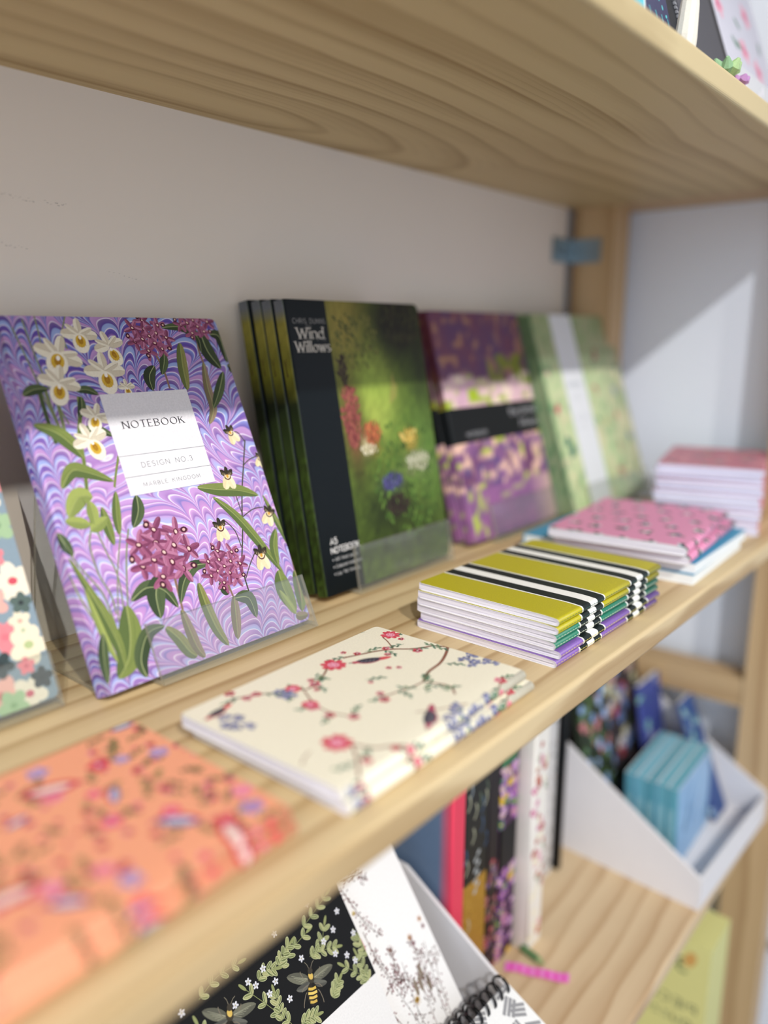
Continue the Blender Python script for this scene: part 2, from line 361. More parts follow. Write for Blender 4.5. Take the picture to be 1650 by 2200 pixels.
def make_cover(path, h, base, sheet=None, mats=None, rc=3.0, tc=0.5, nv=1, nu=1.0, parent=None, rim=(0.9, 0.9, 0.88, 1), inner=(0.85, 0.84, 0.82, 1), base_mat=0, name='cover', umin=None):
    mb = MB(); U = path.U; u0, u1 = (U[0] if umin is None else umin), U[-1]
    us = [u for u in U if u >= u0 - 1e-6]
    if us[0] > u0 + 1e-6: us = [u0] + us
    for k in range(1, 5):
        e = rc * math.sin(PI / 2 * k / 4) if rc else 0
        us += [u1 - rc + e * .999] + ([u0 + rc - e * .999] if umin is None else [])
    us += [u1 - rc] + ([u0 + rc] if umin is None else [])
    if nu > 1:
        k = -path.t
        while k < path.w: us.append(k); k += path.w / nu
    us = sorted(set(round(x, 4) for x in us if u0 <= x <= u1)); us = [us[0]] + [b for a, b in zip(us, us[1:]) if b - a > 1e-3]
    def dv(u):
        e = max(u - (u1 - rc), (u0 + rc - u) if umin is None else 0)
        return rc - math.sqrt(max(0, rc * rc - e * e)) if e > 0 and rc else 0
    cf = base if callable(base) else (lambda u, v: base)
    G = []
    for u in us:
        d = dv(u); p = path.at(u, 0); q = path.at(u, -tc)
        G.append([(u, d + (h - 2 * d) * j / nv, p, q) for j in range(nv + 1)])
    C = [[cf(g[0], g[1]) for g in row] for row in G]
    P3 = lambda g, k: (g[k][0], g[k][1], g[1])
    for i in range(len(G) - 1):
        for j in range(nv):
            a, b, c, d = G[i][j], G[i + 1][j], G[i + 1][j + 1], G[i][j + 1]
            mb.face([P3(a, 2), P3(b, 2), P3(c, 2), P3(d, 2)], base_mat, [C[i][j], C[i + 1][j], C[i + 1][j + 1], C[i][j + 1]], us[i + 1] - us[i] < 1.3 and us[i + 1] < 6)
        a, b, c, d = G[i][0], G[i + 1][0], G[i + 1][-1], G[i][-1]
        mb.face([P3(d, 3), P3(c, 3), P3(b, 3), P3(a, 3)], 0, inner, False)
        mb.face([P3(a, 3), P3(b, 3), P3(b, 2), P3(a, 2)], 0, rim); mb.face([P3(d, 2), P3(c, 2), P3(c, 3), P3(d, 3)], 0, rim)
    for g in (G[0], G[-1]): mb.face([P3(g[0], 2), P3(g[-1], 2), P3(g[-1], 3), P3(g[0], 3)], 0, rim)
    if sheet:
        hp = [(0, -1, 0), (0, 1, h), (1, 0, u1), (-1, 0, -u0)]
        if rc:
            for k in range(1, 6):
                a = PI / 2 * k / 6; c_, s_ = math.cos(a), math.sin(a)
                hp.append((c_, s_, c_ * (u1 - rc) + s_ * (h - rc) + rc)); hp.append((c_, -s_, c_ * (u1 - rc) - s_ * rc + rc))
        cuts = [u for u in U if u0 < u < 16 or u > path.w + 1e9]
        for pts, col, l in sheet.p:
            q = pts
            for nx, ny, d in hp:
                if any(p[0] * nx + p[1] * ny > d for p in q): q = clip_half(q, nx, ny, d)
                if len(q) < 3: break
            if len(q) < 3: continue
            lo, hi = min(p[0] for p in q), max(p[0] for p in q)
            cs = [c for c in cuts if lo < c < hi]
            off = 0.05 + 0.004 * l
            prev = None; pieces = []
            if not cs: pieces = [q]
            else:
                e = [None] + cs + [None]
                for a, b in zip(e, e[1:]):
                    r_ = q
                    if a is not None: r_ = clip_half(r_, -1, 0, -a)
                    if b is not None and len(r_) >= 3: r_ = clip_half(r_, 1, 0, b)
                    if len(r_) >= 3: pieces.append(r_)
            for r_ in pieces:
                v3 = []
                for p in r_:
                    a = path.at(p[0], off); v3.append((a[0], a[1], p[1]))
                mb.face(v3, 1 if mats and len(mats) > 1 else 0, col)
    o = mb.build(name, mats or [PRINT], parent, merge=True)
    return o
def rrect(x0, x1, z0, z1, r, left=False, n=5):
    """outline with rounded right-hand corners"""
    if r <= 0: return [(x0, z0), (x1, z0), (x1, z1), (x0, z1)]
    p = [(x0, z0)]
    p += [(x1 - r + r * math.cos(math.radians(a)), z0 + r + r * math.sin(math.radians(a))) for a in [-90 + 90 * k / n for k in range(n + 1)]]
    p += [(x1 - r + r * math.cos(math.radians(a)), z1 - r + r * math.sin(math.radians(a))) for a in [90 * k / n for k in range(n + 1)]]
    return p + [(x0, z1)]
def std_book(name, label, cat, loc, lean, w, h, t, base, sheet=None, group=None, mats=None, rc=3, nv=1, nu=1, tc=0.6, pages=None, base_mat=0, rz=0, r=1.2, inset=0.8):
    """a bound notebook, spine on the left, front towards -Y, origin at the foot of its front left corner"""
    rt = thing(name, label, cat, loc, (-math.radians(lean), 0, rz), group)
    path = UPath(w, t, r)
    make_cover(path, h, base, sheet, mats, rc, tc, nv, nu, rt, base_mat=base_mat)
    mb = MB(); mb.prism(rrect(tc + .2, w - inset, inset, h - inset, max(0, rc - .4)), lambda a, b, c: (a, c, b), tc + .05, t - tc - .05)
    mb.build('page_block', pages or PAGES_W, rt)
    return rt
def soft_profile(path, tc, slit=True):
    """page block section inside a folded cover, solid at the centre fold"""
    n = len(path.U); pts = [path.at(path.U[i] + (1e-4 if i == 0 else 0), -tc) for i in range(n)]
    q = [(min(p[0], path.w - .6), p[1]) for p in pts]
    return q
def cahier(name, label, cat, loc, rz, w, h, t, base, sheet=None, group=None, mats=None, drop=0.4, rc=4, tc=.28, pages=None, nv=1, slit=True, base_mat=0, nu=1):
    """thin sewn notebook lying flat: spine towards -Y, length along X; origin at right end of spine, top face"""
    rt = thing(name, label, cat, loc, (0, 0, 0), group)
    R = Matrix(((0, 0, -1), (1, 0, 0), (0, -1, 0)))      # local x->+Y, y->-Z, z->-X
    rt.rotation_euler = (Matrix.Rotation(rz, 3, 'Z') @ R).to_euler()
    path = UPath(w, t, t / 2 - .01, drop)
    make_cover(path, h, base, sheet, mats, rc, tc, nv, nu, rt, base_mat=base_mat)
    prof = soft_profile(path, tc)
    mb = MB()
    c = (t + drop) / 2
    if slit:
        # shade inside the centre slit is painted as a flat dark wedge
        f0 = (t * .42, c); pw = w * .5
        prof2 = prof
    mb.prism([(p[0], p[1]) for p in prof], lambda a, b, z: (a, b, z), .7, h - .7)
    mb.build('page_block', pages or PAGES, rt)
    if slit:
        m2 = MB(); poly = [(t * .3, c - .02), (t * .6, c - .17), (w * .22, c - .1), (w * .4, c), (w * .22, c + .08), (t * .6, c + .15)]
        for z in (h - .66,):
            m2.face([(a, b, z) for a, b in poly])
        mb2 = m2.build('fold_shade', FOLD_SHADE, rt); mb2['label'] = 'painted shade of the centre fold between the pages'
    return rt
FOLD_SHADE = plain('painted_fold_shade', (70, 62, 80), .9, .05)  # dark colour painted in for the shade between the pages
ORD = ['top', 'second', 'third', 'fourth', 'fifth', 'sixth', 'seventh', 'eighth', 'ninth', 'tenth', 'eleventh', 'twelfth', 'thirteenth', 'fourteenth']
# ================================================================ the place
ZU, ZL, YF = 332.5, -357.0, -283.4
WOOD_U = wood_mat('pine_underside', -0.03, -0.4289, 0.27, 0.023, (208, 188, 142), (152, 124, 78), warp=0.0045, fine=.25, off=-.0028, dmin=.006, dmax=.075, thin=.3, amp=.5)
WOOD_M = wood_mat('pine_shelf_top', -0.62, 0.05, 0.03, 0.019, (216, 193, 150), (164, 131, 86), warp=0.004, fine=.4)
WOOD_L = wood_mat('pine_lower_shelf', -0.10, 0.30, 0.16, 0.020, (214, 190, 154), (170, 134, 94), warp=0.008, fine=.3, amp=.6)
WOOD_Y = wood_mat('pine_rail', 0.3, 0.1, 0.01, 0.014, (206, 176, 134), (166, 132, 92), warp=0.004, fine=.4, ax='Y', amp=.5)
WOOD_P = wood_mat('pine_post', 0.3, 0.1, 0.01, 0.014, (206, 176, 134), (166, 132, 92), warp=0.004, fine=.4, ax='Z')
WALL = plain('painted_wall', (238, 230, 220), .85, .15, var=.025, scale=7)
WALL_R = plain('painted_wall_cool', (238, 244, 254), .8, .15, var=.012, scale=5)
FLOOR = plain('grey_floor', (120, 116, 112), .7, .2, var=.08, scale=8)
def board(name, x0, x1, yf, yb, z0, z1, mat, parent, r=3.0):
    n = 5; p = [(yb, z1), (yb, z0)]
    p += [(yf + r - r * math.sin(math.radians(90 * k / n)), z0 + r - r * math.cos(math.radians(90 * k / n))) for k in range(n + 1)]
    p += [(yf + r - r * math.cos(math.radians(90 * k / n)), z1 - r + r * math.sin(math.radians(90 * k / n))) for k in range(n + 1)]
    mb = MB(); mb.prism(p, lambda a, b, c: (c, a, b), x0, x1, smooth=False)
    return mb.build(name, mat, parent)
mb = MB(); mb.box(-900, 886, 0, 40, -1100, 1500)
rs_ = random.Random(77)
for x0, z0, x1, z1, k in ((219, 266, 239, 264, 16), (245, 264.5, 260, 264, 9), (217, 239, 232, 238, 8), (283, 227, 305, 224, 7)):      # faint pencil scuffs on the paint
    for j in range(k):
        t = j / k; x, z = x0 + (x1 - x0) * t + rs_.uniform(-1, 1), z0 + (z1 - z0) * t + rs_.uniform(-.9, .9); l_ = rs_.uniform(.5, 1.6)
        mb.face([(x, -.02, z), (x + l_, -.02, z + rs_.uniform(-.4, .4)), (x + l_, -.02, z + .45), (x, -.02, z + .3)], 1)
structure(mb.build('wall_back', [WALL, plain('pencil_scuff', (206, 199, 191), .9, .1)]))
mb = MB(); mb.box(886, 970, 14, 40, -1100, 1500); structure(mb.build('wall_corner', WALL_R))
mb = MB(); mb.box(970, 1010, -1700, 40, -1100, 1500); structure(mb.build('wall_right', WALL_R))
mb = MB(); mb.box(-900, 1010, -1700, 40, -1120, -1100); structure(mb.build('floor', FLOOR))
mb = MB(); mb.box(964, 970, -1700, 14, -572, -560); structure(mb.build('trim_1', plain('grey_trim', (170, 172, 172), .6)))
rack = thing('shelving_unit', 'light pine shelving unit with three shelves against the pale wall', 'shelf unit', (0, 0, -1.1))
def rackpart(o, label=None):
    o.parent = rack; o.matrix_parent_inverse = Matrix.Translation((0, 0, 1.1))
    if label: o['label'] = label
    return o
rackpart(board('shelf_board', -600, 900, YF, 0, ZU, ZU + 16, WOOD_U, None), 'upper pine board seen from below')
rackpart(board('shelf_board', -600, 900, YF, 0, -17, 0, WOOD_M, None), 'middle pine board carrying the notebooks')
rackpart(board('shelf_board', -600, 900, -274.5, 0, ZL - 16, ZL, WOOD_L, None), 'lower pine board carrying the white trays')
rackpart(board('shelf_board', -600, 900, -274.5, 0, -731, -715, WOOD_L, None), 'lowest pine board under the yellow box')
for y0, y1 in ((-53, -1), (-292.5, -242.5)):
    mb = MB(); mb.box(900, 940, y0, y1, -1100, 1300); rackpart(mb.build('post', WOOD_P, None))
for z in (-230, 290 + 60, -420, -770):
    if z > 0: continue
    mb = MB(); mb.box(902, 934, -242.5, -53, z, z + 34); rackpart(mb.build('crossbar', WOOD_Y, None))
mb = MB(); mb.box(900, 968, -242.5, -53, ZU, ZU + 16); rackpart(mb.build('crossbar', WOOD_Y, None))  # added rail, blocks light leaking between shelf end and wall
mb = MB(); mb.box(940, 968, -53, 12, ZU, ZU + 16); rackpart(mb.build('light_blocker', WOOD_P, None))  # added piece closing the last gap against light from above
ZINC = plain('zinc_plate', (150, 165, 172), .35, .5, metal=.85)
SCREWS = []
mb = MB()
mb.box(851, 899.4, -2.2, -.1, 271, 298); mb.box(897.4, 899.8, -38, -.1, 271, 298)
BK = mb
for cx in (862, 880): mb = MB(); SCREWS.append(mb); mb.prism([(cx + 3.5 * math.cos(a * PI / 5), 284.5 + 3.5 * math.sin(a * PI / 5)) for a in range(10)], lambda a, b, c: (a, c, b), -4.2, -2.2)
for cy in (-14, -29): mb = MB(); SCREWS.append(mb); mb.prism([(cy + 3.5 * math.cos(a * PI / 5), 284.5 + 3.5 * math.sin(a * PI / 5)) for a in range(10)], lambda a, b, c: (c, a, b), 895.6, 897.4)
o = BK.build('corner_bracket', ZINC, None); rackpart(o, 'zinc corner bracket screwed to wall and post')
for m_ in SCREWS: m_.build('screw_head', ZINC, o)
# ================================================================ acrylic stands
def acrylic():
    m = bpy.data.materials.new('clear_acrylic'); m.use_nodes = True; n = m.node_tree; N = n.nodes; L = n.links
    out = N['Material Output']; N.remove(N['Principled BSDF'])
    tr = N.new('ShaderNodeBsdfTransparent'); tr.inputs[0].default_value = (.965, .972, .962, 1)
    gl = N.new('ShaderNodeBsdfGlossy'); gl.inputs['Roughness'].default_value = .04
    df = N.new('ShaderNodeBsdfDiffuse'); df.inputs[0].default_value = (.75, .8, .78, 1)
    lw = N.new('ShaderNodeLayerWeight'); lw.inputs[0].default_value = .5
    pw = N.new('ShaderNodeMath'); pw.operation = 'POWER'; pw.inputs[1].default_value = 4.0; L.new(lw.outputs['Facing'], pw.inputs[0])
    fr = N.new('ShaderNodeMath'); fr.operation = 'MULTIPLY_ADD'; fr.inputs[1].default_value = .5; fr.inputs[2].default_value = .045; L.new(pw.outputs[0], fr.inputs[0])
    no = N.new('ShaderNodeTexNoise'); no.inputs['Scale'].default_value = 40
    mr = N.new('ShaderNodeMapRange'); mr.inputs[3].default_value = .03; mr.inputs[4].default_value = .075; L.new(no.outputs['Fac'], mr.inputs[0])
    a = N.new('ShaderNodeMixShader'); b = N.new('ShaderNodeMixShader')
    L.new(mr.outputs[0], a.inputs[0]); L.new(tr.outputs[0], a.inputs[1]); L.new(df.outputs[0], a.inputs[2])
    L.new(fr.outputs[0], b.inputs[0]); L.new(a.outputs[0], b.inputs[1]); L.new(gl.outputs[0], b.inputs[2]); L.new(b.outputs[0], out.inputs[0])
    return m
def acrylic_edge():
    m = bpy.data.materials.new('acrylic_cut_edge'); m.use_nodes = True; n = m.node_tree; N = n.nodes; L = n.links
    p = N['Principled BSDF']; out = N['Material Output']
    no = N.new('ShaderNodeTexNoise'); no.inputs['Scale'].default_value = 60; cr = N.new('ShaderNodeValToRGB')
    cr.color_ramp.elements[0].color = rgb(150, 145, 128); cr.color_ramp.elements[1].color = rgb(206, 200, 184)
    L.new(no.outputs['Fac'], cr.inputs[0]); L.new(cr.outputs[0], p.inputs['Base Color']); p.inputs['Roughness'].default_value = .2
    tr = N.new('ShaderNodeBsdfTransparent'); tr.inputs[0].default_value = (.85, .85, .8, 1); mx = N.new('ShaderNodeMixShader'); mx.inputs[0].default_value = .5
    L.new(tr.outputs[0], mx.inputs[1]); L.new(p.outputs[0], mx.inputs[2]); L.new(mx.outputs[0], out.inputs[0])
    return m
ACR, ACE = acrylic(), acrylic_edge()
def offset_line(pts, t):
    A, B = [], []
    for i, p in enumerate(pts):
        a, b = pts[max(i - 1, 0)], pts[min(i + 1, len(pts) - 1)]
        def nrm(u, v):
            dx, dy = v[0] - u[0], v[1] - u[1]; L = math.hypot(dx, dy) or 1; return (-dy / L, dx / L)
        if i == 0: n = nrm(p, b); k = 1
        elif i == len(pts) - 1: n = nrm(a, p); k = 1
        else:
            n1, n2 = nrm(a, p), nrm(p, b); n = (n1[0] + n2[0], n1[1] + n2[1]); L = math.hypot(*n) or 1; n = (n[0] / L, n[1] / L); k = 1 / max(.5, n[0] * n1[0] + n[1] * n1[1])
        A.append((p[0] + n[0] * t / 2 * k, p[1] + n[1] * t / 2 * k)); B.append((p[0] - n[0] * t / 2 * k, p[1] - n[1] * t / 2 * k))
    return A + B[::-1]
def sheet_prism(mb, pts, t, x0, x1):
    poly = offset_line(pts, t); n = len(poly); fn = lambda a, b, c: (c, a, b)
    m = len(pts)
    for i in range(m - 1):
        for x, fl in ((x0, 1), (x1, 0)):
            q = [poly[i], poly[i + 1], poly[2 * m - 2 - i], poly[2 * m - 1 - i]]
            q = [fn(a, b, x) for a, b in q]; mb.face(q if fl else q[::-1], 1)
    for i in range(n):
        p, q = poly[i], poly[(i + 1) % n]; end = (i == m - 1 or i == n - 1)
        mb.face([fn(p[0], p[1], x0), fn(q[0], q[1], x0), fn(q[0], q[1], x1), fn(p[0], p[1], x1)], 1 if end else 0)
def stand(label, x, y, lean, depth, lip=30, sup=130, w0=4, w1=150, l0=31, foot=None):
    """bent clear stand: lip, ledge, leaning back plate, rear leg, foot plate. origin on the shelf below the ledge front"""
    rt = thing('acrylic_stand', label, 'display stand', (x / 1000, y / 1000, 0), group='clear acrylic stands on the middle shelf')
    a = math.radians(lean); d = (math.sin(a), math.cos(a)); nrm = (math.cos(a), -math.sin(a)); g = 2.5
    L0 = (-2.6 * nrm[0], 4.0 - 2.6 * nrm[1] * 0)      # foot of the lip just in front of the cover
    lipb = (-3.4, 3.0); lipt = (lipb[0] + d[0] * (lip + 4), lipb[1] + d[1] * (lip + 4))
    ledge = (depth * nrm[0] + 3.6, 3.0 - depth * math.sin(a) * 0 + 0)
    st = (ledge[0] + d[0] * sup, ledge[1] + d[1] * sup)
    back = min(-y - 3, st[0] + 22)
    mb = MB(); sheet_prism(mb, [lipt, lipb, (ledge[0] * .5, 2.0)], g, l0, w1); mb.build('front_lip', [ACR, ACE], rt)
    mb = MB(); sheet_prism(mb, [(ledge[0] * .5, 2.0), (ledge[0], 2.0), st], g, w0, w1); mb.build('back_plate', [ACR, ACE], rt)
    mb = MB(); sheet_prism(mb, [st, (back, 1.6), (ledge[0] + 2, 1.6)], g, w0, w1); mb.build('rear_leg', [ACR, ACE], rt)
    return rt
stand('clear acrylic stand holding the marbled orchid notebook', 197, -110, 24, 15, 30, 118)
stand('clear acrylic stand holding the green woodland notebooks', 383, -89, 10.5, 47, 30, 60, l0=31)
stand('clear acrylic stand holding the purple notebooks with black band', 575, -87.4, 16, 24, 30, 110, w1=168)
stand('clear acrylic stand holding the pale green notebooks with white band', 731.5, -108, 18, 24, 28, 110, w1=186, w0=4)
stand('clear acrylic stand holding the blue notebook with pink blossoms', 25, -90, 22, 14, 24, 118, w1=156, l0=20)
# ================================================================ marbled orchid notebook
def marble():
    m, n, p = new_mat('marbled_paper'); N = n.nodes; L = n.links
    def M(op, a, b=None):
        q = N.new('ShaderNodeMath'); q.operation = op
        for i, v in enumerate((a, b)):
            if v is None: continue
            if isinstance(v, (int, float)): q.inputs[i].default_value = v
            else: L.new(v, q.inputs[i])
        return q.outputs[0]
    t = N.new('ShaderNodeTexCoord'); s = N.new('ShaderNodeSeparateXYZ'); L.new(t.outputs['Object'], s.inputs[0])
    X = M('SUBTRACT', s.outputs[0], s.outputs[1]); Z_ = s.outputs[2]
    def noise(sc_, det=1.0, seed=0):
        q = N.new('ShaderNodeTexNoise'); q.inputs['Scale'].default_value = sc_; q.inputs['Detail'].default_value = det
        mp = N.new('ShaderNodeMapping'); mp.inputs['Location'].default_value = (seed, seed * 2.3, seed * .7); L.new(t.outputs['Object'], mp.inputs[0]); L.new(mp.outputs[0], q.inputs['Vector'])
        return M('SUBTRACT', q.outputs['Fac'], .5)
    n1, n2, n3, n4 = noise(14, 1, 1), noise(11, 1, 4), noise(9, 0, 7), noise(60, 2, 9)
    u = M('ADD', M('MULTIPLY', X, 76.0), M('MULTIPLY', n1, 8.0))
    c = M('SUBTRACT', M('FRACT', u), .5); h = M('SUBTRACT', 1.0, M('SQRT', M('MAXIMUM', M('SUBTRACT', 1.0, M('MULTIPLY', M('MULTIPLY', c, c), 4.0)), 0.0)))
    amp = M('ADD', M('MULTIPLY', n3, 3.2), 1.35)
    v = M('ADD', M('MULTIPLY', Z_, 150.0), M('ADD', M('MULTIPLY', n2, 9.0), M('MULTIPLY', h, amp)))
    v = M('ADD', v, M('MULTIPLY', n4, .3))
    f = M('FRACT', M('MULTIPLY', v, .42))
    def ramp(cols):
        r = N.new('ShaderNodeValToRGB'); L.new(f, r.inputs[0]); e = r.color_ramp.elements; r.color_ramp.interpolation = 'LINEAR'
        e[0].position = 0; e[0].color = rgb(cols[0][1]); e[1].position = 1; e[1].color = rgb(cols[-1][1])
        for pos, cc in cols[1:-1]: q = e.new(pos); q.color = rgb(cc)
        return r.outputs[0]
    a = ramp([(0, '#5c48a2'), (.12, '#6a58b4'), (.15, '#f2eefc'), (.18, '#9cb0e4'), (.32, '#90a4dc'), (.35, '#5c4a9e'), (.5, '#76609e'), (.53, '#e8e0f6'), (.56, '#b48cc6'), (.72, '#c29ad2'), (.75, '#6a5cb0'), (.87, '#8092d8'), (.9, '#eeeafa'), (.93, '#9470b8'), (1, '#5c48a2')])
    b = ramp([(0, '#c89cd8'), (.12, '#d0a4de'), (.15, '#f4ecfa'), (.18, '#b4bcec'), (.32, '#c4a2dc'), (.35, '#9a76bc'), (.5, '#d4a6dc'), (.53, '#f4e8fa'), (.56, '#cc98d4'), (.72, '#bc90ce'), (.75, '#8c80c8'), (.87, '#d2a6e0'), (.9, '#f4effc'), (.93, '#b084c6'), (1, '#c89cd8')])
    fac = M('ADD', M('MULTIPLY', noise(16, 2, 12), 3.4), M('ADD', M('MULTIPLY', Z_, -5.0), 1.05))
    cl = N.new('ShaderNodeClamp'); L.new(fac, cl.inputs[0])
    mx = N.new('ShaderNodeMix'); mx.data_type = 'RGBA'; L.new(cl.outputs[0], mx.inputs['Factor']); L.new(a, mx.inputs['A']); L.new(b, mx.inputs['B'])
    L.new(mx.outputs['Result'], p.inputs['Base Color']); p.inputs['Roughness'].default_value = .42; p.inputs['Specular IOR Level'].default_value = .35
    return m
RIBS= [([(15.4, 209.8), (16.7, 187.7), (19.5, 166.8), (24.0, 148.0)], 0.9, 'st'), ([(8.6, 205.1), (12.1, 183.3), (14.8, 162.5), (18.1, 147.4)], 0.9, 'st'), ([(23.0, 212.8), (22.4, 199.3), (20.6, 187.7)], 0.8, 'st'), ([(41.7, 213.1), (36.4, 201.6), (36.4, 192.0)], 0.8, 'st'), ([(16.5, 168.2), (16.7, 157.8), (18.2, 143.9)], 2.2, 'st'), ([(21.4, 162.1), (20.9, 152.9), (20.1, 142.6)], 2.4, 'st'), ([(12.9, 167.2), (12.7, 153.6), (13.4, 137.6)], 2.6, 'gd'), ([(34.7, 163.5), (31.7, 151.9), (27.8, 140.6), (25.9, 125.7), (22.4, 109.0)], 2.6, 'gl'), ([(22.4, 109.0), (20.6, 97.9), (18.9, 86.8)], 2.4, 'gl'), ([(17.8, 87.0), (14.6, 78.7), (14.8, 63.0), (18.0, 51.0), (17.9, 39.8)], 1.0, 'st'), ([(21.1, 86.4), (22.9, 73.5), (25.1, 58.2), (21.5, 34.3)], 0.9, 'st'), ([(34.0, 81.5), (25.3, 60.5), (17.7, 35.4)], 0.8, 'st'), ([(39.8, 83.9), (32.8, 66.7), (23.2, 33.8)], 1.0, 'st'), ([(39.2, 108.7), (42.0, 115.3), (47.5, 126.5)], 1.4, 'gl'), ([(-0.5, 86.3), (5.5, 69.6), (13.7, 52.1), (15.7, 29.3)], 1.0, 'st'), ([(-1.0, 66.8), (2.2, 48.5), (8.6, 29.2)], 1.0, 'st'), ([(141.0, 126.1), (133.1, 109.1), (124.5, 90.1), (115.3, 65.1), (107.8, 47.1), (106.8, 38.3), (106.7, 27.9)], 1.0, 'sd'), ([(130.5, 131.3), (136.6, 132.1), (140.5, 124.8)], 0.7, 'sd'), ([(132.7, 109.2), (139.1, 112.5), (146.6, 114.3)], 0.7, 'sd'), ([(117.9, 104.5), (119.6, 92.2), (120.1, 78.8)], 0.7, 'sd'), ([(119.6, 76.2), (129.6, 79.8), (138.0, 79.7)], 0.7, 'sd'), ([(105.6, 76.2), (110.6, 68.7), (111.6, 58.0)], 0.7, 'sd'), ([(122.8, 54.3), (114.9, 46.8), (107.5, 38.1)], 0.7, 'sd'), ([(59.1, 52.3), (58.3, 40.5), (57.7, 31.1)], 1.8, 'br'), ([(93.1, 39.1), (94.2, 29.9)], 1.6, 'br'), ([(129.9, 203.0), (126.9, 190.5), (127.4, 180.9)], 1.6, 'br'), ([(93.5, 187.2), (95.6, 176.6), (95.8, 164.8)], 1.6, 'br')]
LEAVES= [([(4.2, 149.2), (14.9, 144.2), (22.5, 135.4), (26.4, 127.4)], 9, 'gl'), ([(28.0, 141.8), (38.2, 143.7), (48.9, 138.4)], 6, 'gd'), ([(9.2, 112.7), (16.9, 121.2), (24.7, 120.1), (40.3, 112.0)], 9, 'gl'), ([(50.9, 102.0), (49.1, 92.8), (42.9, 83.8)], 8, 'gd'), ([(39.0, 106.3), (35.3, 92.9), (33.3, 81.1)], 5.5, 'gl'), ([(28.1, 98.8), (28.0, 87.3), (28.6, 76.3)], 6, 'gl'), ([(3.3, 166.1), (10.1, 169.1), (18.5, 169.2)], 6, 'gd'), ([(33.5, 167.2), (40.8, 167.3), (47.1, 163.9)], 5, 'gd'), ([(35.9, 163.5), (34.3, 156.5), (30.8, 150.9)], 5, 'gd'), ([(8.2, 96.7), (16.9, 106.4), (24.7, 105.2)], 11, 'gy'), ([(5.5, 95.0), (12.6, 92.5), (18.8, 90.2)], 7, 'gy'), ([(17.8, 87.0), (23.2, 89.4), (29.7, 92.8)], 7, 'gy'), ([(21.8, 103.4), (22.0, 96.5), (21.0, 89.8)], 7, 'gy'), ([(24.8, 42.4), (22.2, 27.4), (16.8, 14.6), (8.2, 6.4)], 16, 'gl'), ([(1.5, 74.9), (6.9, 56.1), (13.3, 36.7), (14.5, 18.6)], 4.5, 'gl'), ([(6.1, 57.4), (10.4, 41.9), (13.7, 23.3), (13.4, 8.0)], 7, 'gl'), ([(4.8, 56.6), (7.2, 31.9), (10.7, 14.3)], 4, 'gy'), ([(7.2, 31.9), (3.9, 19.8), (1.8, 5.4)], 6, 'gd'), ([(-0.6, 89.6), (1.7, 82.5), (4.2, 75.6)], 6, 'gd'), ([(28.5, 44.3), (39.4, 48.9), (49.8, 45.1), (55.6, 32.9)], 9, 'gd'), ([(84.8, 53.0), (73.5, 53.8), (63.8, 46.3), (57.6, 34.7)], 8, 'gd'), ([(51.0, 54.3), (44.2, 44.2), (42.6, 30.0)], 12, 'gd'), ([(24.1, 2.1), (23.9, 12.3), (32.3, 24.4), (43.7, 25.6)], 9, 'gd'), ([(43.9, 24.4), (49.3, 17.0), (53.9, 7.3), (57.9, 3.1)], 8, 'bl'), ([(57.0, 31.3), (58.1, 19.0), (59.6, 7.9), (62.7, 0.9)], 7, 'bl2'), ([(73.3, 43.4), (73.6, 30.4), (76.1, 13.8), (80.7, 2.5)], 7.5, 'bl'), ([(94.9, 29.7), (91.5, 16.8), (88.1, 4.0)], 7, 'bl2'), ([(95.1, 28.4), (105.1, 25.8), (106.3, 12.6)], 9, 'gd'), ([(87.6, 40.4), (90.0, 34.8), (91.8, 31.8)], 6, 'gd'), ([(102.4, 92.4), (115.4, 77.0), (127.9, 54.5), (138.2, 33.3)], 7, 'gl'), ([(93.3, 100.3), (107.2, 96.8), (123.4, 93.6), (137.8, 87.9)], 9, 'gl'), ([(141.1, 87.4), (145.7, 68.6), (152.0, 45.2), (151.7, 31.4)], 5, 'gl'), ([(142.8, 63.7), (136.6, 52.7), (135.5, 39.4)], 7, 'gl'), ([(134.4, 36.9), (134.1, 23.5), (138.1, 7.6)], 13, 'gl'), ([(147.3, 33.9), (147.0, 20.2), (142.9, 6.3)], 10, 'gl'), ([(130.2, 24.5), (134.8, 12.6), (137.6, 6.4)], 5, 'gy'), ([(148.7, 45.9), (147.9, 31.0), (144.9, 11.2)], 2.5, 'br'), ([(104.2, 205.6), (119.2, 205.7), (129.2, 198.8), (128.3, 187.8)], 7, 'gd'), ([(132.5, 203.7), (133.6, 189.0), (140.2, 176.3)], 11, 'gx'), ([(139.5, 200.9), (147.0, 198.7), (146.7, 180.3)], 8, 'gx'), ([(113.8, 194.8), (110.3, 178.7), (108.4, 162.8)], 7.5, 'bl'), ([(89.6, 180.1), (83.8, 173.2), (83.5, 164.2)], 8, 'gx'), ([(99.7, 188.4), (97.4, 181.8), (93.3, 174.1)], 6, 'gd'), ([(127.4, 180.9), (124.5, 164.6), (123.7, 149.6), (116.8, 139.4)], 6.5, 'bl2'), ([(141.0, 174.2), (132.9, 161.4), (123.7, 149.6)], 7, 'gd'), ([(146.2, 178.9), (150.1, 175.9), (146.2, 174.7)], 6, 'gx'), ([(137.6, 6.4), (140.2, 4.3), (147.2, 3.7)], 6, 'bl2')]
WH= [(30.1, 188.6, 27.9, 183.4, 15), (46.4, 201.0, 46.0, 195.5, 12), (63.1, 194.1, 65.2, 186.6, 11), (25.7, 172.3, 23.6, 165.4, 13), (55.4, 178.2, 55.2, 170.8, 14), (41.1, 151.2, 39.1, 146.6, 10), (33.4, 138.3, 35.5, 131.6, 12), (66.3, 167.7, 66.4, 164.0, 6)]
PU= [(92.8, 199.6, 15), (129.5, 210.6, 14), (57.1, 66.0, 21), (94.5, 48.9, 15)]
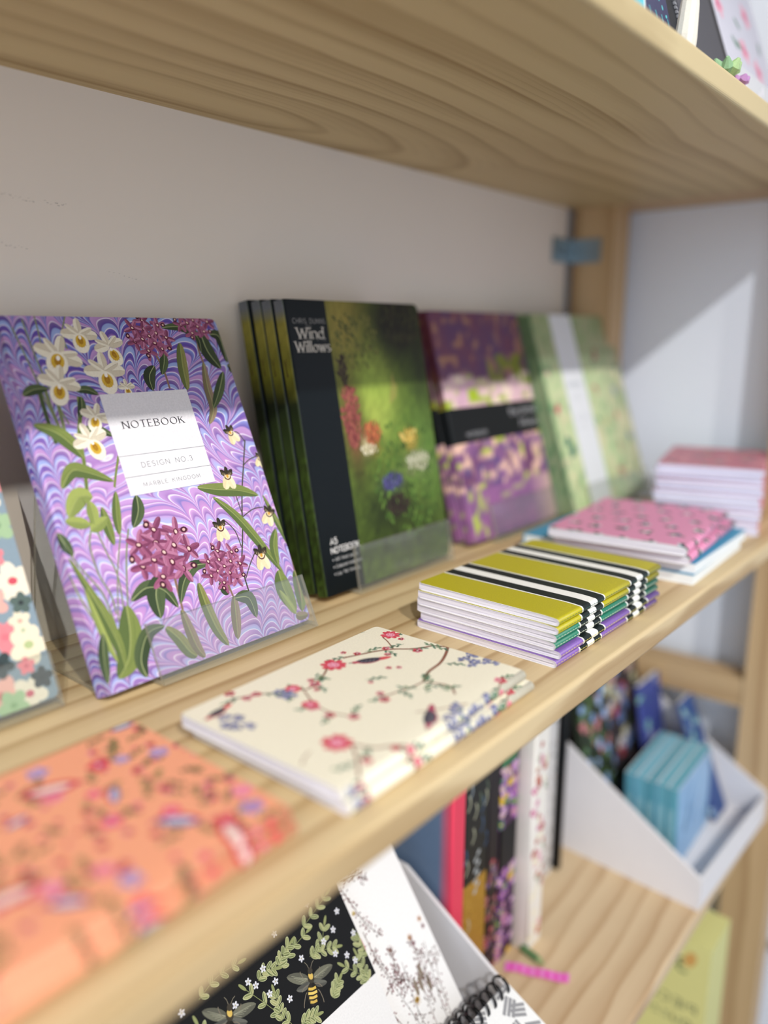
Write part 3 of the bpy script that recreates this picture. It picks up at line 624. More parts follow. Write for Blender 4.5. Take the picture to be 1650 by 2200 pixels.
PA= [(131.0, 132.6, 9, 20), (117.9, 104.5, 10, -5), (100.6, 73.2, 10, 0), (124.7, 49.9, 11, -5), (141.3, 75.0, 9.5, -30), (148.5, 112.7, 7.5, -20)]
LC = {'st': ('#86906a', '#6c7650'), 'gd': ('#526240', '#3a4a30'), 'gl': ('#7e8c4a', '#5c6e3c'), 'gy': ('#a0ac5e', '#889652'), 'gx': ('#3f4d34', '#2e3a2a'), 'bl': ('#8c8c52', '#626c3c'), 'bl2': ('#94816a', '#756a50'), 'br': ('#9a7a6a', '#7a5e54'), 'sd': ('#4a4a38', '#3c3c30')}
S = Sheet(); rnd = random.Random(3)
S.l = 1
for pts, wd, k in RIBS:
    S.rib(pts, wd, rgb(LC[k][0]), taper=.2 if wd > 1.5 else 0); S.l += .15
    if wd > 1.5: S.rib(pts, wd * .25, rgb(LC[k][1]))
S.l = 8
for pts, wd, k in LEAVES:
    S.leaf(pts, wd, rgb(LC[k][0]), rgb(LC[k][1]), rgb('#a0aa78') if k in ('gd', 'gx') else rgb('#98a262'), power=.6 if k[0] == 'b' else .8)
    S.l += .3
    if wd > 5:
        for q in (-.22, .22):
            P = catmull(pts, 4); 
            S.rib([(x + q * wd * .8, y) for x, y in P[2:-2]], .28, mixc(rgb(LC[k][0]), rgb(LC[k][1]), .9), raw=True)
S.l = 24
def wflower(cx, cy, lx, ly, r):
    wh, sh, ln = rgb('#f2ecd8'), rgb('#d8ceb8'), rgb('#b0a288')
    d = math.degrees(math.atan2(ly - cy, lx - cx))
    for a, l_, w_ in ((180 + 8, .95, .55), (8, .95, .55), (98, .85, .4), (150, .8, .28), (35, .8, .28)):
        q = d + a - (0)
        S.petal(cx, cy, d + 90 + (a - 8), r * l_, r * w_, wh, .5, sh); S.l += .25
        S.rib([(cx, cy), (cx + math.cos(math.radians(d + 90 + a - 8)) * r * l_ * .85, cy + math.sin(math.radians(d + 90 + a - 8)) * r * l_ * .85)], .18, ln)
    S.l += .5
    S.ell(lx, ly, r * .52, r * .42, d, wh, 18); S.l += .3; S.ell(lx, ly, r * .5, r * .37, d, rgb('#f6f0de'), 18); S.l += .3
    S.ell(lx - math.cos(math.radians(d)) * r * .1, ly - math.sin(math.radians(d)) * r * .1, r * .32, r * .26, d, rgb('#d8b13e'), 16); S.l += .3
    S.ell(lx - math.cos(math.radians(d)) * r * .14, ly - math.sin(math.radians(d)) * r * .14, r * .2, r * .13, d, rgb('#a8761c'), 12); S.l += .3
    for k in range(5):
        a = math.radians(d - 60 + 30 * k); S.rib([(lx - math.cos(math.radians(d)) * r * .2, ly - math.sin(math.radians(d)) * r * .2), (lx + math.cos(a) * r * .28, ly + math.sin(a) * r * .24)], .2, rgb('#b8902c'))
    S.l += .2; S.ell(cx + (lx - cx) * .35, cy + (ly - cy) * .35, r * .11, r * .08, d, rgb('#fffaf0'), 8); S.l += .4
for f in WH: wflower(*f)
def star(cx, cy, r, rot, cols):
    for k in range(5):
        a = rot + 72 * k + rnd.uniform(-9, 9); S.petal(cx, cy, a, r * rnd.uniform(.85, 1.1), r * .42, rgb(cols[k % len(cols)]), .55, rgb(cols[(k + 1) % len(cols)]))
        S.rib([(cx, cy), (cx + math.cos(math.radians(a)) * r * .8, cy + math.sin(math.radians(a)) * r * .8)], .16, rgb('#6a2848'), taper=.5) if False else None
        S.l += .12
    for k in range(5):
        a = math.radians(rot + 72 * k); S.rib([(cx + math.cos(a) * r * .2, cy + math.sin(a) * r * .2), (cx + math.cos(a) * r * .75, cy + math.sin(a) * r * .75)], .2, rgb('#7c3458'))
    S.l += .2; S.ell(cx, cy, r * .2, r * .24, rot, rgb('#5e1c3c'), 10); S.l += .15; S.ell(cx, cy + r * .03, r * .1, r * .14, rot, rgb('#ecc8be'), 8); S.l += .12
S.l = 38
PC = ['#a86284', '#925072', '#ba7a9a', '#7e3f60', '#a05a7c']
for cx, cy, r in PU:
    for ring, cnt, rr in ((.8, 7, .44), (.4, 4, .46), (0, 1, .42)):
        for k in range(cnt):
            a = 2 * PI * k / cnt + ring; star(cx + math.cos(a) * r * ring, cy + math.sin(a) * r * ring * .85, r * rr, rnd.uniform(0, 72), [PC[(k + j) % 5] for j in (0, 2, 1)])
    for k in range(5):
        a = 2 * PI * k / 5 + .6; S.ell(cx + math.cos(a) * r * 1.0, cy + math.sin(a) * r * .9, r * .12, r * .09, k * 40, rgb('#4a1830'), 9); S.l += .1; S.ell(cx + math.cos(a) * r * 1.0, cy + math.sin(a) * r * .9, r * .05, r * .045, k * 40, rgb('#e6bcae'), 7)
S.l = 30
for cx, cy, r, ro in PA:
    for a in (90, 140, 40): S.petal(cx, cy, a + ro, r * .62, r * .3, rgb('#3c3426'), .6, rgb('#2c261e')); S.l += .2
    for a in (158, 22):
        S.petal(cx, cy, a + ro, r * .5, r * .26, rgb('#4a4030'), .6); S.l += .15
        for q in (.2, .32): S.ell(cx + math.cos(math.radians(a + ro)) * r * q, cy + math.sin(math.radians(a + ro)) * r * q, r * .015, r * .09, a + ro, rgb('#c8b890'), 6)
    for a in (150, 185, 0, 30): S.petal(cx, cy - r * .08, a + ro, r * .28, r * .16, rgb('#b09878'), .6); S.l += .1
    S.petal(cx, cy, -112 + ro, r * .98, r * .56, rgb('#efe4bc'), .45, rgb('#e4d6aa')); S.l += .2; S.petal(cx, cy, -68 + ro, r * .98, r * .56, rgb('#f2e8c4'), .45, rgb('#e8dcb4')); S.l += .2
    for k in range(9): a = math.radians(-170 + 20 * k + ro); S.ell(cx + math.cos(a) * r * .22, cy - r * .06 + math.sin(a) * r * .2, r * .05, r * .05, 0, rgb('#5a2c2c'), 6)
    S.l += .15; S.ell(cx, cy - r * .04, r * .1, r * .12, ro, rgb('#d9a13c'), 9); S.l += .2
S.l = 58
S.rect(47.2, 107.6, 102, 163.8, rgb(233, 231, 235)); S.l = 59
INK = rgb(28, 24, 34); G7 = rgb(84, 84, 92)
S.rect(47.2, 107.6, 125.6, 125.9, rgb(130, 130, 138)); S.rect(47.2, 107.6, 112.8, 113.1, rgb(130, 130, 138))
S.text('NOTEBOOK', 56, 142.1, 4.3, INK, .17, .05, sp=.34, serif=True, width=42.5)
S.text('DESIGN NO.3', 60.2, 117.7, 3.1, G7, .075, sp=.42, width=35.8)
S.text('MARBLE KINGDOM', 57.6, 106.3, 2.3, G7, .08, sp=.42, width=40)
S.text('KALEIDO', -7.2, 117.5, 2.6, rgb(214, 208, 235), .12, .08, sp=.3, ang=-90, serif=True, width=19)
std_book('notebook', 'lavender marbled notebook printed with orchids, white label reading NOTEBOOK', 'notebook', (.197, -.110, .006), 24, 148, 212, 14.5, rgb('#8878b8'), S, mats=[marble(), PRINT], rc=4, r=2.2, base_mat=0, tc=.7)
# ================================================================ woodland notebooks
def wind_col(u, v):
    n = vnoise(u / 7, v / 7, 3) * .6 + vnoise(u / 2.6, v / 2.6, 5) * .4; n2 = vnoise(u / 1.3, v / 3.5, 8)
    if u < 0:
        top, c1, c2, c3, c4 = rgb(118, 122, 128), rgb(150, 142, 62), rgb(124, 122, 40), rgb(26, 34, 18), rgb(84, 110, 44)
        if v > 196: c = mixc(c1, top, (v - 196) / 8)
        elif v > 158: c = mixc(c2, c1, (v - 158) / 30)
        elif v > 138: c = mixc(c3, c2, (v - 138) / 20)
        elif v > 100: c = mixc(rgb(52, 66, 30), c3, (v - 100) / 38)
        else: c = mixc(c4, rgb(46, 56, 24), min(1, n2 * 1.4))
        return mixc(c, rgb(20, 28, 12), n * .5)
    base = mixc(rgb(54, 66, 30), rgb(112, 138, 54), n)
    g = lambda cx, cy, sx, sy: math.exp(-((u - cx) / sx) ** 2 - ((v - cy) / sy) ** 2)
    base = mixc(base, rgb(160, 146, 70), g(56, 196, 26, 40))
    base = mixc(base, rgb(206, 220, 104), 1.5 * g(86, 138, 16, 28))
    base = mixc(base, rgb(150, 178, 72), .8 * g(84, 150, 24, 20))
    base = mixc(base, rgb(34, 30, 22), 1.25 * g(122, 196, 38, 36))
    base = mixc(base, rgb(40, 42, 26), .8 * g(142, 158, 14, 40))
    base = mixc(base, rgb(104, 142, 66), .75 * g(136, 88, 22, 40))
    base = mixc(base, rgb(116, 150, 62), .6 * g(100, 110, 26, 30))
    base = mixc(base, rgb(36, 48, 24), .8 * g(70, 48, 30, 22))
    base = mixc(base, rgb(30, 38, 20), .5 * g(110, 30, 40, 20))
    # generic undergrowth in place of figures: reddish shrub, wild flowers, a dark tussock
    q = n * .5 + .6
    base = mixc(base, rgb(134, 66, 62), min(1, 1.1 * g(52, 118, 9, 26)) * q)
    base = mixc(base, rgb(176, 98, 60), min(1, g(72, 106, 7, 9)) * q)
    base = mixc(base, rgb(214, 196, 150), min(1, g(64, 104, 4, 7)) * q)
    base = mixc(base, rgb(198, 160, 72), min(1, 1.1 * g(118, 101, 8, 7)) * q)
    base = mixc(base, rgb(168, 164, 130), min(1, g(122, 82, 15, 8)) * q * .8)
    base = mixc(base, rgb(70, 66, 108), min(1, g(88, 70, 12, 6)) * q)
    base = mixc(base, rgb(34, 28, 24), .7 * g(94, 50, 14, 9))
    return mixc(base, rgb(20, 26, 12), .35 * (1 - n2))
def wind_sheet(top):
    s = Sheet(); dk = rgb(11, 19, 23)
    s.rect(.3, 40.5, -1, 213, dk); s.l += 1
    wh = rgb(206, 200, 190)
    s.text('CHRIS DUNNS', 6, 194.3, 3.4, rgb(150, 148, 146), .11, sp=.32, width=32)
    s.text('Wind', 8.5, 183.6, 7.6, wh, .17, .05, sp=.2, serif=True, width=26)
    s.text('Willows', 5.5, 174.2, 7.4, wh, .17, .05, sp=.2, serif=True, width=34.5)
    s.text('The', 17.6, 191.2, 2.4, rgb(120, 118, 116), .12, .06, sp=.2, width=6)
    s.text('in the', 27.5, 182.0, 2.2, rgb(120, 118, 116), .12, .06, sp=.2, width=9)
    s.text('A5', 10.5, 36.2, 4.4, rgb(226, 224, 222), .19, sp=.2, width=7)
    s.text('NOTEBOOK', 10.2, 29.6, 4.2, rgb(226, 224, 222), .19, sp=.22, width=30)
    for k, (tx, wd) in enumerate((('160 lined pages', 24), ('Coloured endpapers', 28), ('Lay flat binding', 24))):
        s.ell(10.8, 25.0 - 5.2 * k, .6, .6, 0, rgb(200, 200, 200), 8); s.text(tx, 13, 24.0 - 5.2 * k, 2.3, rgb(196, 196, 196), .15, sp=.2, width=wd)
    s.l += 1
    for i in range(9):
        x, y = 46 + 5 * (i % 5) * 1.1, 200 - 6 * (i // 5) - (i % 3) * 3
        s.leaf([(x, y), (x + 2, y - 1.5), (x + 3.5, y - 4)], 1.6, rgb(48, 62, 36))
    q = random.Random(17)
    def clump(x, y, rx, ry, cols, n, l_=3.0):
        for k in range(n):
            a = q.uniform(0, 2 * PI); m = math.sqrt(q.uniform(0, 1)); s.petal(x + math.cos(a) * rx * m, y + math.sin(a) * ry * m, q.uniform(40, 140), l_ * q.uniform(.7, 1.3), l_ * .4, rgb(q.choice(cols))); s.l += .004
    if top:
        clump(108, 70, 40, 48, ['#4a6a2c', '#5c8034', '#3c5424', '#6c8c3e'], 260, 5)
        clump(70, 180, 24, 22, ['#5c6032', '#6e6c36', '#4c5428', '#807a40'], 120, 4)
        clump(124, 192, 24, 16, ['#242418', '#302c1c', '#3a3a22'], 120, 6)
        clump(52, 124, 9, 24, ['#8c4a46', '#7a3c3c', '#a05c50'], 150, 5); clump(50, 158, 4, 10, ['#3a3024', '#4c4030'], 40, 5)
        clump(72, 110, 11, 8, ['#b06040', '#c8784c', '#8c4a34'], 90, 4); clump(66, 98, 9, 4, ['#e4dcc0', '#d0c8a8'], 40, 3)
        clump(116, 104, 11, 5, ['#d0b058', '#b8923e', '#e0c878'], 70, 3.5); clump(124, 82, 14, 7, ['#b8b89a', '#9a9c7e', '#cfcdb4'], 90, 4)
        clump(88, 70, 12, 6, ['#4c4a7c', '#605c94', '#3a3a60'], 90, 4); clump(92, 50, 13, 8, ['#2c2420', '#3a3028'], 80, 5)
        for k in range(5): s.rib([(98 + k * 2, 132 + k), (103 + k * 1.5, 146), (106, 156 - k * 2)], .7, rgb('#a89a58'))
    for k in range(4):
        yb = 162 + k * 1.5
        s.rib([(-6 + .3 * k, 158), (-6, 165), (-7, 170)], .6, rgb(92, 74, 40)); s.rib([(-6, 165), (-4.4, 171)], .5, rgb(92, 74, 40))
    return s
for i in range(4):
    a = math.radians(10.5); yy = -89 + i * 11.6 / math.cos(a); zz = 6 - 0 + i * 11.7 * math.sin(a) * -1
    lab = ['dark green woodland A5 notebook with black title strip, frontmost of its four copies', 'second green woodland notebook from the front in the same stand, only its spine showing',
           'third green woodland notebook from the front in the same stand, only its spine showing', 'rearmost green woodland notebook of the four, nearest the wall'][i]
    std_book('notebook', lab, 'notebook', (.383 - .0006 * i * (i % 2), yy / 1000, (6 + 11.7 * math.sin(a) * (0)) / 1000), 10.5, 150, 211 + (i % 2) * .0, 11.4, wind_col, wind_sheet(i == 0),
             'green woodland notebooks in one stand', mats=[PRINT_SATIN], rc=5, nv=64 if i == 0 else 40, nu=44 if i == 0 else 6, r=2.4)
# ================================================================ purple notebooks with a black band
def purple_col(u, v):
    n = vnoise(u / 10, v / 8, 11); m = vnoise(u / 7, v / 7, 12); k = vnoise(u / 14, v / 14, 14); c = rgb(116, 72, 92)
    if v > 148 + 4 * math.sin(u / 20):
        c = mixc(rgb(124, 76, 96), rgb(98, 72, 112), k); 
        if m > .66: c = mixc(c, rgb(176, 132, 108), (m - .66) * 5)
        if v < 168 and u > 80 and n > .35: c = mixc(c, rgb(128, 140, 44), min(1, (n - .35) * 3))
    elif v > 120:
        c = mixc(rgb(240, 208, 206), rgb(196, 150, 184), k * .9)
        if n > .7: c = mixc(c, rgb(168, 190, 50), min(1, (n - .7) * 6))
        if m < .3: c = mixc(c, rgb(248, 232, 206), .8)
    elif v > 46:
        c = mixc(rgb(150, 106, 156), rgb(112, 68, 104), k)
        if m > .52: c = mixc(c, rgb(238, 196, 176), min(1, (m - .52) * 6))
        if n > .76: c = mixc(c, rgb(184, 204, 54), min(1, (n - .76) * 8))
        if n < .22: c = mixc(c, rgb(88, 74, 132), .8)
    else:
        c = mixc(rgb(160, 104, 156), rgb(132, 94, 138), n)
        if u < 34 and m > .5: c = mixc(c, rgb(186, 200, 92), min(1, (m - .5) * 5))
        if u > 110: c = mixc(c, rgb(206, 172, 168), min(1, (u - 110) / 40))
        if 60 < u < 110 and abs(v - 34 - (u - 60) * .2) < 2: c = rgb(170, 160, 130)
    if u < 0 and v > 122: c = mixc(c, rgb(84, 30, 34), .75)
    return c
def purple_sheet():
    s = Sheet(); s.rect(-12.5, 170, 90, 122.5, rgb(20, 24, 26)); s.l += 1; g = rgb(164, 164, 168)
    s.text('the British', 101, 109.5, 7, g, .19, .1, sp=.12, serif=True, width=56, space=.3); s.text('Museum', 118, 97.5, 7, g, .19, .1, sp=.12, serif=True, width=46)
    s.text('NOTEBOOK', 22, 95.5, 3.6, rgb(150, 150, 154), .2, sp=.2, width=34)
    return s
for i in range(2):
    a = math.radians(16)
    std_book('notebook', ['purple blossom notebook with a black title band, front copy', 'rear copy of the purple blossom notebook with black band, its spine showing'][i], 'notebook', (.575, (-87.4 + i * 12.2 / math.cos(a)) / 1000, .006), 16, 153, 212, 12, purple_col, purple_sheet(),
             'purple blossom notebooks in one stand', mats=[PRINT_SATIN], rc=5, nv=48, nu=36 if i == 0 else 5, r=2.2)
# ================================================================ pale green notebooks with a white band
def green_col(u, v):
    n = vnoise(u / 8, v / 8, 21); m = vnoise(u / 6, v / 6, 23); k = vnoise(u / 14, v / 14, 25)
    c = mixc(rgb(178, 208, 150), rgb(220, 224, 180), n)
    if u > 120: c = mixc(c, rgb(176, 172, 140), min(1, (u - 120) / 60) * .8)
    if m > .68: c = mixc(c, rgb(122, 168, 116), min(1, (m - .68) * 5))
    if k > .72: c = mixc(c, rgb(226, 218, 178), .7)
    if v > 165: c = mixc(c, rgb(132, 142, 100), .6)
    if u < 1: c = mixc(c, rgb(60, 96, 66), .7)
    return c
def green_sheet(seed=5):
    s = Sheet(); r = random.Random(seed)
    for x, y, q, col in ((13, 112, 9, '#c8566a'), (22, 72, 15, '#3e7468'), (127, 30, 10, '#c06470'), (150, 95, 8, '#c8866e'), (126, 168, 10, '#a04c50'), (170, 70, 7, '#7c8cae'), (158, 124, 7, '#7a8eb4'), (110, 128, 8, '#c68474'), (148, 20, 8, '#5e7c70'), (176, 150, 8, '#6c8478'), (140, 60, 9, '#cfa08e'), (8, 150, 8, '#e0c0b0'), (12, 40, 9, '#e8e0b4'), (120, 92, 8, '#d4c490')):
        for k in range(5): s.ell(x + r.uniform(-.4, .4) * q, y + r.uniform(-.5, .5) * q, q * .38, q * .26, r.uniform(0, 180), rgb(col)); s.l += .1
    for k in range(60):
        x, y = r.uniform(0, 190), r.uniform(0, 213); s.leaf([(x, y), (x + r.uniform(-4, 4), y + 4), (x + r.uniform(-8, 8), y + r.uniform(5, 9))], 2.6, rgb(r.choice(['#6f9a64', '#87ae72', '#5c8664', '#b8b888']))); s.l += .03
    s.l += 2; s.rect(40, 88, -1, 216, rgb(232, 236, 240)); s.l += 1
    g = rgb(176, 184, 192)
    s.text('NOTEBOOK', 47, 134, 5, g, .16, sp=.2, width=32); s.text('a5', 56, 120, 6, rgb(196, 202, 210), .12, width=12); s.text('lined pages', 48, 98, 4, rgb(200, 206, 214), .14, width=32); s.text('lay flat', 50, 88, 4, rgb(200, 206, 214), .14, width=24)
    return s
for i in range(2):
    a = math.radians(18)
    std_book('notebook', ['pale green floral notebook with a broad white vertical band, front copy', 'rear copy of the pale green floral notebook, its dark green spine edge showing'][i], 'notebook', (.7315, (-108 + i * 12.4 / math.cos(a)) / 1000, .006), 18, 186 if i == 0 else 186, 214, 12, green_col, green_sheet(),
             'pale green notebooks in one stand', mats=[PRINT_SATIN], rc=7, nv=30, nu=30 if i == 0 else 4, r=2)
# ================================================================ blue notebook at the far left
def blossom(s, r, x, y, q, col, ctr, n=5, dark=None):
    o = r.uniform(0, 72)
    for k in range(n):
        a = math.radians(o + 360 / n * k); s.ell(x + math.cos(a) * q * .5, y + math.sin(a) * q * .5, q * .5, q * .38, math.degrees(a), rgb(col) if k % 2 or not dark else rgb(dark), 10)
        s.l += .03
    s.l += .1; s.ell(x, y, q * .24, q * .2, 0, rgb(ctr), 8)
def blue_sheet():
    s = Sheet(); r = random.Random(8); X0 = 148
    for k in range(40):
        x, y = r.uniform(0, 148), r.uniform(0, 210); s.leaf([(x, y), (x + r.uniform(-4, 4), y + 4), (x + r.uniform(-9, 9), y + r.uniform(3, 8))], 5, rgb(r.choice(['#5c6e68', '#a8c49a', '#4c5e58', '#9ab88c']))); s.l += .05
    for x, y, q, c, d in ((-14, 37, 8, '#ee8c94', '#e07c88'), (-3, 64, 9, '#f4ecd6', '#d85868'), (-4, 30, 9, '#f2e8cc', '#b8c890'), (-23, 9, 9, '#f4bcae', '#d05c68'), (-10, 6, 8, '#f2ead4', '#d06878'), (-19, 3, 7, '#a8c89a', '#8cb080'), (-5, 43, 5, '#f2e8cc', '#e6b0a0'), (-3, 94, 8, '#a6c49a', '#88a880'), (1, 119, 9, '#ee9c9c', '#d86878'), (-18, 84, 8, '#f4ecd6', '#d85868'), (-16, 55, 7, '#f2b4a8', '#c85868'), (-2, 12, 5, '#3c4446', '#222'), (-20, 24, 6, '#3c4a4c', '#556'),
                           (-9, 78, 5, '#ee8c94', '#d06878'), (-6, 105, 7, '#f4ecd6', '#c8b068'), (-24, 100, 9, '#f4bcae', '#d05c68'), (-12, 135, 8, '#f4ecd6', '#d85868'), (-30, 60, 9, '#f2b4a8', '#c85868'), (-32, 30, 8, '#f4ecd6', '#d85868'), (-2, 52, 5, '#5c6e68', '#445'), (-8, 20, 4, '#f08c94', '#d06878')):
        blossom(s, r, X0 + x, y, q * 1.2, c, d if len(d) == 7 else '#333a3c'); s.l += .2
    for k in range(26):
        blossom(s, r, r.uniform(2, 106), r.uniform(4, 206), r.uniform(5, 9), r.choice(['#f4ecd6', '#f4bcae', '#ee8c94', '#a8c89a']), '#d85868'); s.l += .1
    return s
std_book('notebook', 'grey-blue notebook with pink and cream blossoms at the left end of the shelf', 'notebook', (.029, -.090, .006), 22, 152, 212, 13, rgb(140, 160, 172), blue_sheet(), mats=[PRINT], rc=3)
# ================================================================ striped thin notebooks
def striped(main, seed):
    s = Sheet(); W_, K_ = rgb(246, 246, 240), rgb(24, 34, 32)
    th = rgb({'y': '#2c5c50', 'g': '#cfd8c0', 'p': '#d8cc60'}[seed])
    for o, a in ((29.5, 0), (97.0, 0)):
        for x0, x1, c in ((0, 1.5, W_), (1.5, 10.8, K_), (10.8, 20, W_), (20, 29, K_), (29, 30.5, W_)):
            A, B = 148 - (o + x1), 148 - (o + x0)
            for q in range(-13, 12):                 # strip pieces wrap the fold
                pass
            s.rect(-125, 106, A, B, c)
        s.l += .2
    s.l += 1
    k = 3.0
    while k < 146: s.rib([(-1.2, k), (-1.0, k + 1.4), (-1.3, k + 2.6)], .38, th); k += 3.4
    return s
YEL, GRN, PUR = rgb(186, 176, 30), rgb(40, 126, 100), rgb(134, 98, 176)
HT = 5.05
rs = random.Random(5)
labs = ['mustard striped thin notebook on top of the six-high stack', 'second notebook from the top of the striped stack, mustard with a mustard spine', 'upper of the two green-spined notebooks in the striped stack', 'lower of the two green-spined notebooks in the striped stack',
        'upper of the two purple-spined notebooks in the striped stack', 'purple-spined notebook at the bottom of the striped stack, jutting out at the left']
for i in range(6):
    col, sd = ((YEL, 'y'), (YEL, 'y'), (GRN, 'g'), (GRN, 'g'), (PUR, 'p'), (PUR, 'p'))[i]
    dx = (0, -.8, -.5, -.2, .9, -1.6)[i] ; dy = (0, .6, 1.1, 1.0, -.2, .3)[i]; rz = -1.0 + (0, .3, .1, -.2, .6, .3)[i]
    L = 147
    x1 = 391.5 + L + dx; y1 = -268.5 + dy
    cahier('thin_notebook', labs[i], 'notebook', (x1 / 1000, y1 / 1000, (HT * (6 - i)) / 1000), math.radians(rz), 104, L, 4.95, col, striped(col, sd),
           'striped thin notebooks in a stack', mats=[GLITTER, PRINT], drop=.85, rc=4)
# ================================================================ cream notebooks with a flowering branch
def spray(s, r, x, y, ang, n, ln, lw, cols, stem):
    a = math.radians(ang); px, py = x, y; s.rib([(x, y), (x + math.cos(a) * ln * .5 - math.sin(a) * ln * .06, y + math.sin(a) * ln * .5 + math.cos(a) * ln * .06), (x + math.cos(a) * ln, y + math.sin(a) * ln)], .25, stem)
    for k in range(n):
        t = (k + 1) / n; q = ang + (45 if k % 2 else -45) * (1 - t * .5); s.petal(x + math.cos(a) * ln * t, y + math.sin(a) * ln * t, q, lw, lw * .42, rgb(r.choice(cols)))
    s.l += .03
def ragged(s, r, x, y, q, c1, c2, c3):
    for k in range(9):
        a = 40 * k + r.uniform(-8, 8); s.petal(x, y, a, q, q * .5, rgb(c1), .4, rgb(c2)); s.l += .02
    s.l += .1; s.ell(x, y, q * .45, q * .42, 0, rgb(c3), 12); s.l += .05
    for k in range(6): a = k * 1.05; s.ell(x + math.cos(a) * q * .25, y + math.sin(a) * q * .25, q * .1, q * .08, 0, rgb(c2), 6)
    s.l += .1
def bird(s, x, y, ang, ln, body, wing, tail):
    a = math.radians(ang); D = lambda u, v: (x + (u * math.cos(a) - v * math.sin(a)) * ln, y + (u * math.sin(a) + v * math.cos(a)) * ln)
    s.leaf([D(-.9, 0), D(-.45, .02), D(0, 0)], ln * .25, rgb(tail)); s.l += .1
    s.leaf([D(-.5, 0), D(.05, .05), D(.55, 0)], ln * .46, rgb(body), rgb(wing)); s.l += .1
    s.leaf([D(-.4, .06), D(0, .1), D(.4, .08)], ln * .26, rgb(wing)); s.l += .1
    for k in range(4): s.rib([D(-.25 + .16 * k, .0), D(-.1 + .16 * k, .16)], .22, rgb('#b9b4b4'))
    s.ell(*D(.55, .03), ln * .13, ln * .11, ang, rgb(body), 10); s.l += .05; s.ell(*D(.6, .07), ln * .03, ln * .03, 0, rgb('#111111'), 6); s.leaf([D(.64, .02), D(.72, .01), D(.8, -.01)], ln * .06, rgb('#4a3030')); s.l += .1
def cream_sheet():
    """coordinates: a = along the length from the left end, b = from the spine"""
    s0 = Sheet(); r = random.Random(4)
    br, red, pk, bl, gd = '#8a5a48', '#cc4254', '#e88c9c', '#62648c', '#3c6a54'
    T = lambda a, b: (b, 148 - a)
    P = lambda L: [T(*q) for q in L]
    s = s0
    for L, w_ in (([(98, 88), (101, 87), (110, 83), (117, 80), (126, 74), (132, 67), (139, 62), (146, 57), (151, 40)], 1.5), ([(126, 74), (133, 84), (136, 90)], .8), ([(149, 52), (140, 47), (127, 42), (113, 40), (102, 35)], 1.8), ([(102, 35), (92, 36), (85, 38), (76, 40)], 1.0), ([(102, 35), (106, 22), (100, 14)], 1.1), ([(25, 97), (36, 92), (46, 84), (52, 81), (58, 76), (70, 79), (80, 84), (88, 90)], 1.2), ([(55, 76), (48, 62), (46, 50), (50, 38)], .9),
                  ([(30, 22), (34, 12), (40, 8), (45, 2), (43, -5)], 1.2), ([(30, 22), (22, 12), (14, 4), (8, -4)], 1.1), ([(72, 18), (80, 12), (88, 8), (96, 4)], .7), ([(131, 6), (120, 0), (112, -6)], .5), ([(4, 27), (8, 30), (14, 32)], .6)):
        s.rib(P(L), w_, rgb(br)); s.l += .05
    for a, b, g in ((140, 88, 20), (136, 74, 200), (122, 78, 100), (112, 84, 10), (101, 88, 200), (130, 66, 30), (143, 60, 80), (146, 54, 260), (128, 40, 60), (113, 40, 150), (104, 30, 290), (94, 32, 240), (86, 40, 100), (78, 40, 190), (92, 26, 330), (99, 22, 20), (100, 30, 60), (64, 78, 100), (56, 76, 260), (50, 82, 130), (40, 90, 60), (48, 60, 200), (46, 50, 150), (50, 40, 340), (66, 84, 45), (75, 86, 120), (38, 8, 60), (34, 14, 160), (44, 2, 20), (20, 10, 200), (12, 2, 150), (30, 96, 180), (90, 8, 120), (122, 2, 160), (128, 6, 10), (118, -3, 200), (141, 108, 200), (136, 104, 210), (84, 60, 30)):
        spray(s, r, b, 148 - a, 270 - g, 5, 9, 3.4, [gd, '#54806a', '#6c8c68'], rgb(gd))
    s.l += .5
    for a, b, q in ((124, 78, 2.2), (108, 86, 2), (133, 62, 2.6), (141, 80, 1.8), (118, 72, 1.8), (104, 93, 1.6), (64, 77, 2.8), (44, 48, 2.4), (45, 60, 3.2), (37, 92, 2.4), (50, 38, 2.6), (73, 38, 2.6), (77, 44, 2), (29, 103, 2.6), (31, 92, 2.2), (40, 5, 2), (45, 0, 2.4), (24, 8, 2.2), (10, -2, 2.2), (66, 82, 1.8), (129, 5, 3), (122, -2, 2), (112, -4, 2), (60, 72, 1.6), (84, 56, 1.4), (104, 60, 1.6), (108, 56, 1.5)):
        for k in range(5): s.petal(b, 148 - a, 72 * k + a, q * 1.2, q, rgb(r.choice([red, pk, '#d85868'])), .5)
        s.l += .05; s.ell(b, 148 - a, q * .3, q * .3, 0, rgb('#f4d0cc'), 7); s.l += .05
    for a, b, q in ((142, 89, 6.2), (88, 86, 7.5), (53, 82, 4.8), (27, 28, 7.6), (46, 63, 4.6)):
        ragged(s, r, b, 148 - a, q, '#cf3f55', '#dc5c6c', '#ecaac0')
    for a, b in ((146, 36), (148, 30), (144, 24), (140, 28), (150, 24), (147, 17), (139, 34), (136, 28), (152, 32), (90, -2), (86, 4), (95, 0), (82, -3), (78, 2), (99, -4), (91, 6), (74, -2), (104, -3), (110, 0), (46, 84), (43, 79), (49, 78), (7, 78), (11, 84), (9, 74), (14, 80), (12, 70), (10, -5), (4, -2)):
        ang = r.uniform(0, 360)
        for k in range(4): s.petal(b, 148 - a, ang + k * 60, 4.2, 2.6, rgb(r.choice([bl, '#8084a8', '#4c5074'])), .5, rgb('#9094b4')); s.l += .02
        s.ell(b, 148 - a, .6, .6, 0, rgb('#e8dcc0'), 6)
    bird(s, 75, 148 - 105, 60, 15, '#c25468', '#3f3c4c', '#d84c58'); bird(s, 10, 148 - 72, 120, 15, '#c4687c', '#4a4654', '#b05068'); bird(s, 92, 148 - 12, 100, 12, '#d85c60', '#34343e', '#dc5458')
    return s
